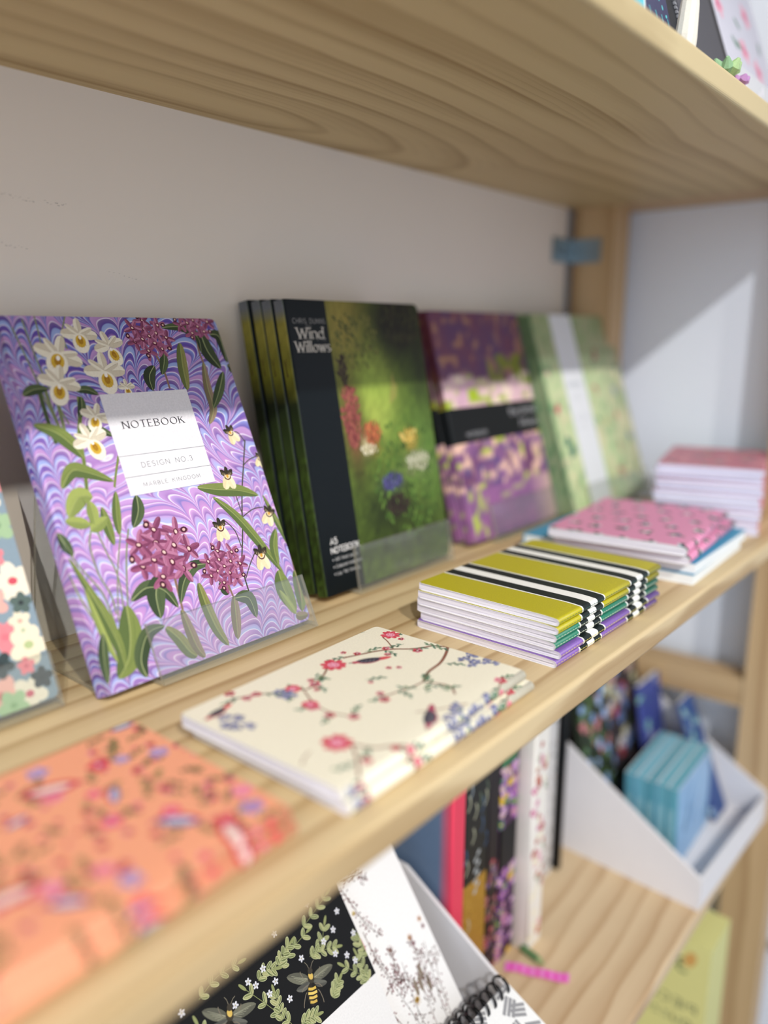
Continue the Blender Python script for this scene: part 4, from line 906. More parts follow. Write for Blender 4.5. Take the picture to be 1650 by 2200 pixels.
CS = cream_sheet()
for i in range(2):
    L = 148
    r_ = math.radians((1.2, .2)[i]); ox, oy = ((203.5, -271.5), (206.5, -272.5))[i]
    cahier('slim_notebook', ['cream notebook with flowering branches and birds, upper of the two', 'cream notebook lying under its flowering-branch twin, only its edges showing'][i], 'notebook',
           ((ox + L * math.cos(r_)) / 1000, (oy + L * math.sin(r_)) / 1000, (13.0, 6.5)[i] / 1000), r_, 105, L, 6.3, rgb(240, 234, 212), CS, 'cream notebooks with a flowering branch', mats=[PRINT], drop=.8, rc=3, slit=False, tc=.5)
# ================================================================ coral notebooks
def pod(s, r, x, y, ang, q, outer, inner):
    s.petal(x - math.cos(math.radians(ang)) * q, y - math.sin(math.radians(ang)) * q, ang, q * 2, q * .85, rgb(outer), .7, rgb('#d03c48')); s.l += .1
    s.petal(x - math.cos(math.radians(ang)) * q * .7, y - math.sin(math.radians(ang)) * q * .7, ang, q * 1.4, q * .42, rgb(inner), .7); s.l += .1
def coral_sheet():
    s = Sheet(); r = random.Random(12); gr = ['#7a6a48', '#8c8450', '#5e5640', '#9a8c58']
    for k in range(110):
        spray(s, r, r.uniform(-6, 105), r.uniform(0, 148), r.uniform(0, 360), 6, r.uniform(6, 10), 3.2, gr, rgb('#6a5c44'))
    for k in range(120):
        x, y, q = r.uniform(-6, 105), r.uniform(0, 148), r.uniform(1.2, 2.6)
        for j in range(5): s.petal(x, y, 72 * j, q, q * .8, rgb(r.choice(['#e05a50', '#d8486c', '#ec8898', '#e87a9c'])), .5)
        s.l += .01
    s.l += .5
    for k in range(34):
        x, y, q = r.uniform(0, 105), r.uniform(0, 148), r.uniform(3.4, 5.2); blossom(s, r, x, y, q, r.choice(['#e45c7c', '#d84a58', '#ea84a0', '#a890c0']), r.choice(['#f4c4cc', '#b8c4dc', '#c03048'])); s.l += .03
    for a, b, ang, q in ((94, 83, 70, 8.5), (123, 4, 170, 8), (54, 34, 80, 8.5), (20, 70, 120, 8), (30, 10, 160, 8), (70, 100, 90, 7)):
        for k in range(3): s.petal(b + 3, 148 - a, ang + 60 + 30 * k, 8, 2.2, rgb('#4a4432')); s.l += .05
        pod(s, r, b, 148 - a, ang, q * 1.3, '#cc3a60', '#ecdcd0')
    for a, b, ang, q in ((108, 60, 150, 6), (115, 27, 40, 8.5), (66, 17.5, 50, 6.5), (85, -4, 60, 9), (141, 107, 90, 6), (40, 52, 10, 7), (12, 30, 80, 6), (75, 72, 100, 5)):
        pod(s, r, b, 148 - a, ang, q * 1.05, '#62629c', '#b9c4dc')
    return s
KS = coral_sheet()
for i in range(2):
    cahier('slim_notebook', ['coral floral notebook in the near left corner, upper of the pair', 'coral floral notebook lying beneath its twin, only its spine edge showing'][i], 'notebook',
           ((184 + i * 1.5) / 1000, (-262.5 - i * 1.5) / 1000, (12.2, 6.1)[i] / 1000), 0, 108, 150, 5.9, rgb(240, 164, 128), KS, 'coral floral notebooks', mats=[PRINT], drop=.8, rc=3, slit=False, tc=.5)
# ================================================================ pink notebooks on the blue hardbacks
def pink_sheet():
    s = Sheet(); r = random.Random(2)
    for i in range(6):
        for j in range(6):
            x, y = i * 21 - 4 + (j % 2) * 10, j * 28 + 6 + r.uniform(-3, 3)
            for k in range(4): s.petal(x, y, r.uniform(0, 360), 8, 3.6, rgb(r.choice(['#3e5a4c', '#567060', '#2f4a44']))); s.l += .01
            for k in range(4): s.ell(x + r.uniform(-3, 3), y + r.uniform(-3, 3), 1.9, 1.4, r.uniform(0, 180), rgb(r.choice(['#e8e6e0', '#dfe6e6', '#a8b8c8', '#6f8ea4']))); s.l += .01
    return s
PKS = pink_sheet()
for i in range(2):
    r_ = math.radians((6, 4)[i]); ox, oy = ((584, -271), (588, -272))[i]; L = 148
    cahier('slim_notebook', ['pink notebook with white blossoms, upper of the two lying on the blue hardbacks', 'pink notebook with white blossoms, lower of the two lying on the blue hardbacks'][i], 'notebook',
           ((ox + L * math.cos(r_)) / 1000, (oy + L * math.sin(r_)) / 1000, (33.4, 25.6)[i] / 1000), r_, 112, L, 7.4, rgb(222, 146, 180), PKS, 'pink blossom notebooks', mats=[PRINT], drop=1.5, rc=4, tc=.5)
PW = pages_mat('white_page_edges', (240, 244, 246), (205, 212, 216), axis=1, freq=900)
for i in range(2):
    z = (17.4, 8.6)[i]
    rt = thing('hardback_notebook', ['blue-covered hardback with white page edges, upper of the pair under the pink notebooks', 'blue-covered hardback resting directly on the shelf under the pink notebooks'][i], 'notebook', (.600 - .002 * i, -.2725, z / 1000), (0, 0, math.radians(1 + i)), 'blue hardbacks under the pink notebooks')
    mb = MB(); mb.box(0, 138, 0, 150, -.9, 0, 0, rgb(70, 150, 186)); mb.box(0, 138, 148.6, 150, -8.4, -.9, 0, rgb(70, 150, 186)); mb.box(0, 138, 0, 150, -8.6, -7.9, 0, rgb(235, 240, 240)); mb.build('cover', PRINT, rt)
    mb = MB(); mb.box(.4, 137.4, .4, 148.5, -7.88, -.92); mb.build('page_block', pages_mat('hardback_pages', (240, 244, 244), (205, 212, 214), axis=2, freq=1500), rt)
# ================================================================ tall stack at the right
def lav_sheet():
    s = Sheet(); r = random.Random(7)
    for k in range(60):
        blossom(s, r, r.uniform(-6, 100), r.uniform(0, 142), r.uniform(4, 7), r.choice(['#cc6878', '#e4a0a8', '#7c8c88', '#d87c7c']), '#e8dcd0'); s.l += .05
    return s
PAGES_L = pages_mat('lilac_pages', (222, 222, 244), (170, 168, 196))
LS = lav_sheet(); NL = 12
for i in range(NL):
    r_ = math.radians(13.5 + (0, 1, -.8, .6, -.4)[i % 5]); ox, oy = 788 + (i * 7 % 5) * .8, -269 + (i * 3 % 4) * .7; L = 140; z = 5.35 * (NL - i)
    cahier('thin_notebook', ('rose-pink covered notebook topping the tall stack at the right end of the shelf' if i == 0 else 'notebook with pale lilac pages, %s from the top of the tall stack at right' % ORD[i]) if i < NL - 1 else 'lowest notebook of the tall lilac-paged stack, resting on the shelf', 'notebook',
           ((ox + L * math.cos(r_)) / 1000, (oy + L * math.sin(r_)) / 1000, z / 1000), r_, 98, L, 5.2, rgb(196, 128, 146), LS if i < 2 else None, 'lilac-paged notebooks in the tall stack', pages=PAGES_L, mats=[PRINT], drop=.4, rc=3, slit=False)
# ================================================================ upper shelf goods
def upbook(name, label, cat, x, y, w, h, t, lean, col, sheet=None, rz=0, mats=None, group=None, z=.3487):
    return std_book(name, label, cat, (x / 1000, y / 1000, z), lean, w, h, t, col, sheet, group, mats or [PRINT], rc=2, rz=rz)
s = Sheet(); s.rect(-20, 400, -1, 250, rgb(92, 196, 214)); s.l += 1; s.rect(79.2, 81, -1, 250, rgb(240, 246, 246))
upbook('picture_book', 'cyan book with a white border standing at the front of the top shelf', 'book', 380, -266, 81, 180, 8, 10, rgb(240, 246, 246), s)
s = Sheet()
for k in range(26): s.ell((k * 37) % 60, (k * 23) % 90, 1.6, 1.0, k * 30, rgb(r'#5cc0c8' if k % 2 else '#d8dce8'), 8)
for k in range(5): s.rib([(10 + 9 * k, 2), (13 + 9 * k, 12), (11 + 9 * k, 22)], 1.0, rgb('#58b8c0'))
upbook('picture_book', 'navy notebook with turquoise marks beside the cyan book on the top shelf', 'book', 462, -266, 42, 170, 6, 16, rgb(58, 58, 92), s)
rt = thing('felt_tip', 'cream pointed object standing between the navy and black books on the top shelf', 'pen', (.509, -.268, .3487))
mb = MB(); mb.tube([(0, 0, 1.2), (1, 0, 12), (3.5, 0, 30), (5, 0, 44), (5.5, 0, 50)], [6, 6.5, 5.5, 3.4, .8], 12, 0, rgb(226, 220, 206)); mb.build('body', PRINT, rt)
mb = MB(); mb.tube([(5.2, 0, 48), (5.8, 0, 53)], [1.4, .3], 8, 0, rgb(120, 110, 100)); mb.build('tip', PRINT, rt)
rt = upbook('zip_case', 'black case with a grey zip standing on the top shelf', 'case', 524, -256, 49, 190, 16, 20, rgb(24, 24, 26))
mb = MB()
for k in range(60): mb.box(40, 43.4, -1.3, -.1, 4 + k * 3, 6 + k * 3, 0, rgb(150, 152, 158))
zp = mb.build('zip', plain('zip_teeth', (150, 152, 158), .4, .5, metal=.3), rt)
mb = MB(); mb.box(39.6, 43.8, -3.2, -1.4, 30, 44, 0, rgb(120, 122, 128)); mb.build('zip_pull', PRINT, zp)
s = Sheet(); s.rect(86, 95, -1, 240, rgb(26, 26, 28))
upbook('hardback_notebook', 'charcoal notebook with a black elastic edge on the top shelf', 'notebook', 575, -256, 95, 200, 14, 20, rgb(74, 74, 80), s)
def rose_sheet():
    s = Sheet(); r = random.Random(31)
    for k in range(16): x, y = r.uniform(0, 120), r.uniform(0, 200); s.petal(x, y, r.uniform(0, 360), 14, 6, rgb('#7e9a8c')); s.l += .1
    for x, y in ((18, 34), (60, 70), (14, 96), (70, 20), (95, 110), (40, 130), (90, 60)): 
        blossom(s, r, x, y, 12, '#ecb4c4', '#d85880'); s.l += .2; blossom(s, r, x, y, 6, '#e07c9c', '#c8406c'); s.l += .2
    return s
upbook('hardback_notebook', 'pale grey notebook with pink roses at the right of the top shelf', 'notebook', 673, -256, 130, 210, 14, 20, rgb(214, 212, 222), rose_sheet())
rt = thing('fabric_flower', 'green and mauve fabric flower lying by the black case on the top shelf', 'flower', (.572, -.272, .3486))
mb = MB()
for k in range(7):
    a = k * .9; P = [(0, 0, 3), (7 * math.cos(a), 6 * math.sin(a), 9), (11 * math.cos(a), 9 * math.sin(a), 13)]
    mb.tube(P, [1.5, 4, 1.0], 8, 0, rgb('#8fb48a' if k < 5 else '#a8c48c'))
mb.build('leaves', PRINT, rt)
mb = MB()
for k in range(6):
    a = k * 1.05; mb.tube([(20, -2, 2.5), (20 + 5 * math.cos(a), -2 + 5 * math.sin(a), 6), (20 + 7 * math.cos(a), -2 + 7 * math.sin(a), 8)], [1.4, 3, .8], 8, 0, rgb('#b888b8'))
mb.build('petals', PRINT, rt)
def greyfl():
    s = Sheet(); r = random.Random(6)
    for k in range(22): s.petal(r.uniform(0, 110), r.uniform(0, 60), r.uniform(0, 360), 9, 4, rgb(r.choice(['#a8b8b0', '#c8b8c4', '#e4dfe4']))); s.l += .1
    return s
upbook('card_pack', 'low pale grey floral card pack in front of the rose notebook on the top shelf', 'card pack', 606, -272, 90, 22, 8, 12, rgb(206, 206, 208), greyfl())
# ================================================================ lower shelf: white card trays
CARD = plain('white_card', (226, 224, 226), .7, .2, var=.02)
def tray(label, x, y, rz, w=200, d=212, hf=34, hb=126, t=3.2):
    rt = thing('card_tray', label, 'tray', (x / 1000, y / 1000, ZL / 1000), (0, 0, rz))
    prof = [(0, 0), (d, 0), (d, hb), (155, hb), (0, hf)]
    for x0 in (0, w - t):
        mb = MB(); mb.prism(prof, lambda a, b, c: (c, a, b), x0, x0 + t); mb.build('side_panel', CARD, rt)
    mb = MB(); mb.box(t, w - t, 0, t, 0.2, hf); mb.build('front_panel', CARD, rt)
    mb = MB(); mb.box(t, w - t, d - t, d, .2, hb); mb.build('back_panel', CARD, rt)
    mb = MB(); mb.box(t, w - t, t, d - t, .2, 1.8); mb.build('base', CARD, rt)
    return rt
tray('white card tray at the right of the lower shelf holding teal boxes', 700, -273.5, math.radians(-2.2))
tray('white card tray at the left of the lower shelf holding the bee notebook', 150, -273, 0, w=291)
BFLOW=[(100.8, 177.5), (130.9, 178.9), (120.7, 176.8), (125.2, 166.0), (132.9, 160.4), (137.2, 154.2), (139.5, 186.8), (144.6, 168.8), (71.5, 173.2), (82.6, 163.1), (78.2, 176.7), (48.7, 180.7), (73.8, 187.4), (65.3, 182.3), (61.6, 186.7)]
SPRAYS=[[(84.9, 180.6), (97.0, 185.6), (111.3, 188.2)], [(84.1, 182.6), (88.9, 185.8), (96.8, 188.8)], [(106.8, 175.0), (117.6, 176.5), (125.9, 184.6)], [(109.9, 174.7), (119.5, 172.2), (126.9, 169.4)], [(77.3, 151.0), (68.5, 167.0), (58.5, 183.6)], [(72.1, 155.9), (73.5, 163.7), (74.4, 170.6)], [(140.2, 138.5), (135.6, 146.2), (127.7, 155.9)], [(140.6, 138.3), (140.6, 146.4), (140.1, 154.9)], [(148.7, 151.4), (145.8, 158.1), (145.4, 165.0)], [(110.3, 146.2), (114.3, 148.4), (118.9, 151.0)], [(83.1, 147.1), (88.9, 146.4), (94.4, 145.0)], [(67.9, 183.6), (74.6, 185.4), (80.4, 183.3)]]
WSTEMS=[[(89.4, 195.2), (92.9, 181.3), (97.3, 165.1), (105.7, 150.7)], [(91.9, 199.0), (107.1, 195.2), (112.6, 187.8)], [(92.2, 161.3), (93.0, 147.4), (94.5, 134.7), (99.7, 119.8), (105.6, 109.4)], [(107.2, 139.6), (105.5, 127.9), (106.1, 117.5)], [(127.3, 137.1), (126.9, 126.9), (124.7, 112.6), (123.3, 103.2)], [(88.5, 118.7), (101.4, 122.1), (113.6, 112.8), (114.8, 106.9)]]
# bee notebook
def bee_sheet():
    s = Sheet(); r = random.Random(9)
    s.rect(-5, 150, -1, 139, rgb(228, 226, 224)); s.l += 1
    lf = ['#8c9260', '#787f50', '#a2a270', '#6a7448']
    def vine(P, n=4, L_=6.4):
        Q = catmull(P, 6); s.rib(Q, .3, rgb('#8e9660'), raw=True); m = len(Q)
        for k in range(n):
            i = min(m - 2, int((k + .5) / n * (m - 1))); dx, dy = Q[i + 1][0] - Q[i][0], Q[i + 1][1] - Q[i][1]; a = math.degrees(math.atan2(dy, dx))
            for sg in (1, -1):
                q_ = L_ * r.uniform(.8, 1.1); s.petal(Q[i][0], Q[i][1], a + sg * 44, q_, 2.9, rgb('#c4c898'), .6); s.l += .02; s.petal(Q[i][0], Q[i][1], a + sg * 44, q_ * .94, 2.3, rgb(r.choice(lf)), .6, rgb(r.choice(lf))); s.l += .02; s.petal(Q[i][0], Q[i][1], a + sg * 44, q_ * .9, .3, rgb('#c4c898'), .3)
        a = math.degrees(math.atan2(Q[-1][1] - Q[-2][1], Q[-1][0] - Q[-2][0])); s.petal(Q[-1][0], Q[-1][1], a, L_, 2.0, rgb(lf[0])); s.l += .2
    for P in SPRAYS: vine(P)
    for P in ([(20, 150), (26, 165), (24, 185)], [(30, 196), (45, 200), (60, 199)], [(5, 190), (14, 180), (12, 165)], [(110, 192), (124, 196), (136, 200)]): vine(P)
    s.l += .5
    for x, y in BFLOW + [(30, 175), (18, 196), (46, 160), (8, 150), (120, 203), (90, 200)]:
        for k in range(5): s.petal(x, y, 72 * k + x, 2.3, 1.3, rgb('#e6e6ea'), .5, rgb('#c8c8d0'))
        s.l += .05; s.ell(x, y, .35, .35, 0, rgb('#b8a860'), 6)
    def bee(cx, cy, hx, hy):
        s.l += .5
        L = math.hypot(hx - cx, hy - cy); ux, uy = (hx - cx) / L, (hy - cy) / L; px, py = -uy, ux
        D = lambda u, v: (cx + ux * u + px * v, cy + uy * u + py * v)
        for sg in (1, -1):
            s.leaf([D(11, 1.5 * sg), D(13, 9 * sg), D(15.5, 18 * sg)], 6.5, rgb('#6c6c5c'), rgb('#58584c')); s.l += .05; s.leaf([D(9.5, 1.5 * sg), D(7.5, 6 * sg), D(7, 12 * sg)], 4.2, rgb('#62625a'), rgb('#4e4e48')); s.l += .05
            for k in range(5): s.rib([D(11.5, 2 * sg), D(10 + k * 1.3, (8 + k * 1.6) * sg)], .16, rgb('#a8a890'))
            for u0, a_ in ((11, 4), (8, -2), (5, -6)): s.rib([D(u0, 2 * sg), D(u0 + a_ * .2, 5 * sg), D(u0 + a_, 7.2 * sg), D(u0 + a_ * 1.4, 7.6 * sg)], .5, rgb('#7a7060'))
            s.rib([D(17, .8 * sg), D(19.5, 2 * sg), D(21, 3.6 * sg)], .3, rgb('#8a8270'))
        s.l += .1
        s.leaf([D(-4, 0), D(3, 0), D(9.5, 0)], 9.0, rgb('#2a241c'), rgb('#1c1812')); s.l += .1
        for k in range(4): s.rib([D(-1.2 + 2.4 * k, -3.5 + abs(k - 1.8) * .5), D(-1.7 + 2.4 * k, 0), D(-1.2 + 2.4 * k, 3.5 - abs(k - 1.8) * .5)], 1.5, rgb(['#c8a850', '#d8b85c', '#e0c468', '#d2b04e'][k]))
        s.l += .1; s.ell(*D(11.6, 0), 2.6, 3.0, 0, rgb('#3a3428')); s.l += .05; s.ell(*D(12.8, 0), 1.7, 2.2, 0, rgb('#d2b25c')); s.l += .05; s.ell(*D(15.6, 0), 1.9, 1.9, 0, rgb('#3c362c')); s.l += .1
    bee(97.5, 153.5, 103.4, 169.2); bee(38, 168, 44, 180)
    return s
std_book('notebook', 'black notebook printed with bees and leafy sprigs, standing in the left white tray', 'notebook', (.192, -.250, -.345), 35, 148, 210, 9, rgb(9, 9, 9), bee_sheet(), mats=[PRINT], rc=1, tc=.5)
def wild_sheet():
    s = Sheet(); r = random.Random(19)
    st = ['#6e5c58', '#84706a', '#5c504c', '#94807a']
    def stem(P, w_=.4, heads=14, col='#7a6660', tip=None):
        Q = catmull(P, 6); s.rib(Q, w_, rgb(r.choice(st)), raw=True, taper=.5); m = len(Q)
        for k in range(heads):
            i = int(r.uniform(.1, 1) * (m - 1)); a = r.uniform(0, 360); l_ = r.uniform(1.5, 4.5)
            e = (Q[i][0] + math.cos(math.radians(a)) * l_, Q[i][1] + math.sin(math.radians(a)) * l_); s.rib([Q[i], e], .16, rgb(r.choice(st))); s.ell(e[0], e[1], .8, .5, a, rgb(r.choice([col, '#8c5c60', '#6a5450'])), 7)
        if tip: s.l += .1; s.ell(Q[-1][0], Q[-1][1], tip[0], tip[0] * .75, 0, rgb(tip[1]), 12); s.l += .05
    for P in WSTEMS: stem(P, .6, 60, '#8a5a5c')
    for x, y, q, c in ((107.2, 139.6, 3.2, '#8c7068'), (127.3, 137.1, 2.4, '#b07a3c'), (142.7, 142.3, 2.4, '#b4783a'), (128, 132, 2.6, '#8a6068'), (143, 136.7, 2.2, '#8c646c'), (110.9, 101.8, 4.0, '#b08c3c'), (91.4, 175.3, 1.8, '#c8b060')):
        for k in range(12): a = k * 30; s.rib([(x, y), (x + math.cos(math.radians(a)) * q, y + math.sin(math.radians(a)) * q)], .3, rgb(c)); 
        s.l += .05; s.ell(x, y, q * .55, q * .45, 0, rgb(c), 12); s.l += .05; s.ell(x, y, q * .25, q * .2, 0, rgb('#5c4030'), 8)
    s.leaf([(86, 152), (84.5, 156), (83, 160)], 4, rgb('#c46a70')); s.leaf([(88, 150), (87, 156), (88, 160)], 3.4, rgb('#d48488'))
    for P in ([(120, 40), (118, 80), (122, 120)], [(110, 30), (108, 70), (98, 118)], [(126, 40), (130, 90), (138, 128)], [(104, 30), (96, 70), (84, 110)], [(116, 50), (108, 90), (112, 128)], [(132, 60), (136, 100), (146, 120)], [(100, 60), (90, 100), (78, 128)], [(124, 92), (127, 112), (131, 126)]): stem(P, .6, 46)
    for x, y in ((123, 114), (119, 108), (126, 104), (114, 108)): s.leaf([(x, y - 5), (x + .5, y), (x + 1.5, y + 6)], 3.6, rgb('#8a7c6c'))
    return s
std_book('notebook', 'white notebook with pressed wildflower print, leaning behind the bee notebook', 'notebook', (.2585, -.2418, -.3500), 35, 148, 211, 6, rgb(240, 238, 236), wild_sheet(), mats=[PRINT], rc=1, tc=.5)
# spiral pads
def spiral(label, x, y, z, lean, w, h, base, sheet):
    rt = thing('spiral_notepad', label, 'notepad', (x / 1000, y / 1000, z / 1000), (-math.radians(lean), 0, 0), 'spiral notepads in the left tray')
    mb = MB(); mb.box(0, w, 0, .8, -h, 0, 0, base)
    for pts, col, l in sheet.p:
        q = pts
        for nx, ny, d in ((1, 0, w), (-1, 0, 0), (0, 1, 0), (0, -1, h)): q = clip_half(q, nx, ny, d) if len(q) > 2 else q
        if len(q) > 2: mb.face([(p[0], -.05 - .004 * l, p[1]) for p in q], 0, col)
    mb.build('cover', PRINT, rt)
    mb = MB(); mb.box(.6, w - .6, 1.0, 5, -h + .6, -.5); mb.build('page_block', PAGES_W, rt)
    mb = MB(); n = int(w / 8.6)
    for k in range(n):
        for dx in (0, 1.6):
            cx = 5 + k * 8.6 + dx; P = [(cx + .7 * math.sin(a), 2.6 - 7.0 * math.cos(a), -1.5 + 7.0 * math.sin(a) + 2.2) for a in [2 * PI * j / 22 for j in range(22)]]
            mb.tube(P, .6, 6, 0, rgb(22, 22, 24), closed=True)
    mb.build('spiral_binding', plain('black_wire', (20, 20, 22), .3, .5), rt)
    return rt
s = Sheet(); r = random.Random(44)
for i in range(9):
    for j in range(7):
        x, y = i * 15, -j * 15 - 3; a = r.choice([30, 150, 90, 0, 60])
        for k in range(3): s.rib([(x + k * 4.4 * math.cos(math.radians(a + 90)), y + k * 3 * math.sin(math.radians(a + 90))), (x + k * 3 * math.cos(math.radians(a + 90)) + 13 * math.cos(math.radians(a)), y + k * 3 * math.sin(math.radians(a + 90)) + 13 * math.sin(math.radians(a)))], 2.4, rgb(150, 150, 152)); s.l += .01
spiral('spiral notepad with a grey and white line pattern, lying in front in the left tray', 303, -222, -268, 64, 122, 78, rgb(238, 238, 236), s)
s2 = Sheet(); s2.rect(0, 122, -80, 0, rgb(214, 216, 220))
for k in range(40): s2.rib([(3 * k, 0), (3 * k + 4, -30)], .8, rgb(176, 176, 184))
spiral('spiral notepad with a silver-grey cover, partly under the patterned one in the left tray', 288, -212, -280, 64, 122, 84, rgb(214, 216, 220), s2)
# ================================================================ books standing on the lower shelf
def flor(seed, cols, n, q0=3, q1=6, bgc=None, W=60, H=240):
    s = Sheet(); r = random.Random(seed)
    for k in range(n): blossom(s, r, r.uniform(-30, 10), r.uniform(0, H), r.uniform(q0, q1), r.choice(cols), r.choice(cols)); s.l += .02
    return s
def shelf_book(label, x, y, t, h, spine, side, sheet=None, d=120, pages=None):
    """upright book with its spine to the room: width t along X, depth d along +Y"""
    rt = thing('book', label, 'book', (x / 1000, y / 1000, ZL / 1000 + .0002), (0, 0, math.radians(0)), 'books standing on the lower shelf')
    path = UPath(d, t, min(1.6, t * .3))
    # local: spine faces -X; rotate so that the spine faces -Y
    rt.rotation_euler = (0, 0, math.radians(90)); rt.location = ((x + t) / 1000, y / 1000, ZL / 1000 + .0002)
    cf = lambda u, v: spine if u < .4 and u > -t - .4 else side
    make_cover(path, h, spine if spine == side else (lambda u, v: side if (u > .3 or u < -t - .3) else spine), sheet, [PRINT_SATIN], 0, .7, 1, 1, rt)
    mb = MB(); mb.box(1.2, d - 2, .9, t - .9, 2, h - 2); mb.build('page_block', pages or PAGES_W, rt)
    return rt
def spine_sheet(fn, t):
    s = Sheet(); fn(s, t); return s
def sp_gold(s, t):
    r = random.Random(1)
    s.rect(-t, -.2, 0, 108, rgb(164, 122, 40)); s.l += .5
    for k in range(160): s.ell(r.uniform(-t, 0), r.uniform(0, 110), .8, .6, 0, rgb(r.choice(['#7c5c20', '#c09838', '#5c4818', '#d8b050'])), 6); s.l += .01
    for k in range(14): x, y = r.uniform(-t, -4), r.uniform(60, 215); s.rib([(x, y), (x + 4, y + 6), (x + 2, y + 14)], 1.6, rgb(r.choice(['#8c98a0', '#5c6c58', '#a8a890', '#3c5878']))); s.l += .02
    for k in range(8): x = -t / 2 + (k % 2) * 4; s.ell(x, 96 + k * 5, 3, 2, 40, rgb('#a8acac'), 8)
    s.rect(-t + 2, -t + 9, 30, 52, rgb(150, 158, 166))
def sp_dark(s, t):
    r = random.Random(2)
    for k in range(50): x, y = r.uniform(-t, 0), r.uniform(0, 110); blossom(s, r, x, y, r.uniform(2, 4), r.choice(['#8c4450', '#a83c4c', '#5c4470', '#6c5c54']), '#d8b8b0'); s.l += .02
def sp_floral(s, t):
    r = random.Random(3)
    for k in range(90):
        y = r.choice([r.uniform(0, 92), r.uniform(136, 190)]); blossom(s, r, r.uniform(-t, 0), y, r.uniform(3, 6), r.choice(['#9c5cae', '#c89cd0', '#d8b030', '#7c4494', '#b87aa8', '#c8a8b8', '#4c7c5c']), '#e8c850'); s.l += .02
    s.l += 1; s.rect(-t, .5, 94, 134, rgb(14, 14, 16))
    s.rect(-t, -4, 192, 214, rgb(52, 110, 72))
def sp_white(s, t):
    r = random.Random(4)
    for k in range(60): y = r.uniform(10, 205); blossom(s, r, r.uniform(-t + 2, -2), y, r.uniform(2.5, 5), r.choice(['#c8684c', '#d88cac', '#f0e8d0', '#b04c40', '#e4a8b8', '#a8b098']) if not 20 < y < 60 else '#f2ecd8', '#f4e8d8'); s.l += .03
def sp_grey(s, t):
    r = random.Random(6)
    for k in range(60): s.ell(r.uniform(-t, 0), r.uniform(0, 210), 1.6, 2.6, r.uniform(0, 90), rgb(r.choice(['#8c8c88', '#b8a8a0', '#6c706c', '#c8c4c0'])), 7); s.l += .02
blue_c, red_c = rgb(96, 116, 142), rgb(226, 66, 92)
shelf_book('blue-sided book with a crimson spine, next to the left tray', 446.5, -158, 17, 240, red_c, blue_c)
shelf_book('gold and black patterned book to the right of the crimson spine', 465, -157, 34, 232, rgb(26, 28, 26), rgb(30, 30, 30), spine_sheet(sp_gold, 34))
shelf_book('dark maroon floral book beside the gold patterned one', 500, -157, 17, 226, rgb(30, 24, 26), rgb(30, 26, 28), spine_sheet(sp_dark, 17))
shelf_book('purple floral book with a black band round its spine', 518, -158, 27, 222, rgb(70, 40, 72), rgb(40, 34, 40), spine_sheet(sp_floral, 27))
shelf_book('off-white book with a red and pink floral spine, jutting forward', 547, -172, 25, 218, rgb(238, 234, 226), rgb(208, 198, 192), spine_sheet(sp_white, 25))
for i in range(4):
    shelf_book(['pale grey book right behind the off-white floral spine', 'second pale grey book from the off-white floral spine', 'third pale grey book from the off-white floral spine', 'pale grey book touching the thin black spine'][i], 574 + i * 22.5, -138 + (i % 2) * 3, 20, 214 + (i % 3) * 3, rgb(214, 212, 212), rgb(206, 204, 206), spine_sheet(sp_grey, 20))
shelf_book('thin black book between the pale books and the right tray', 666, -140, 8, 226, rgb(16, 16, 18), rgb(18, 18, 20))
shelf_book('thin white book against the side of the right tray', 676, -134, 9, 216, rgb(216, 214, 216), rgb(206, 204, 208))
# ribbon and green pencil on the lower shelf
rt = thing('ribbon', 'shiny pink ribbon lying on the lower shelf in front of the books', 'ribbon', (.520, -.166, ZL / 1000))
mb = MB(); m = []
P = [(0, 0, 1.2), (5, -10, 2.2), (9, -20, 1.2), (14, -32, 2.4), (19, -42, 1.2), (24, -50, 1.6)]
for i in range(len(P) - 1):
    a, b = P[i], P[i + 1]
    for j in range(3):
        u0, u1 = j / 3, (j + 1) / 3; q0 = [a[k] + (b[k] - a[k]) * u0 for k in range(3)]; q1 = [a[k] + (b[k] - a[k]) * u1 for k in range(3)]
        mb.prism([(0, 0), (1, 0), (1, 1), (0, 1)], lambda s_, t_, c: ((q0[0] if c == 0 else q1[0]) + (s_ - .5) * 9, (q0[1] if c == 0 else q1[1]) + (s_ - .5) * 4, (q0[2] if c == 0 else q1[2]) + t_ * .6 - .3), 0, 1, 0, rgb(232, 90, 186) if (i + j) % 2 else rgb(240, 130, 210))
mb.build('strip', printed('satin_pink', .25, .6), rt)
rt = thing('pencil', 'short green pencil lying on the lower shelf beside the pink ribbon', 'pencil', (.546, -.168, ZL / 1000 + .0037))
mb = MB(); mb.tube([(0, 0, 0), (-1.5, -9, 0), (-3, -18, 0)], [3.4, 3.4, 3.4], 6, 0, rgb(92, 128, 84)); mb.build('barrel', PRINT, rt)
mb = MB(); mb.tube([(-3, -18, 0), (-4, -25, 0)], [3.4, .5], 8, 0, rgb(140, 160, 110)); mb.build('tip', PRINT, rt)
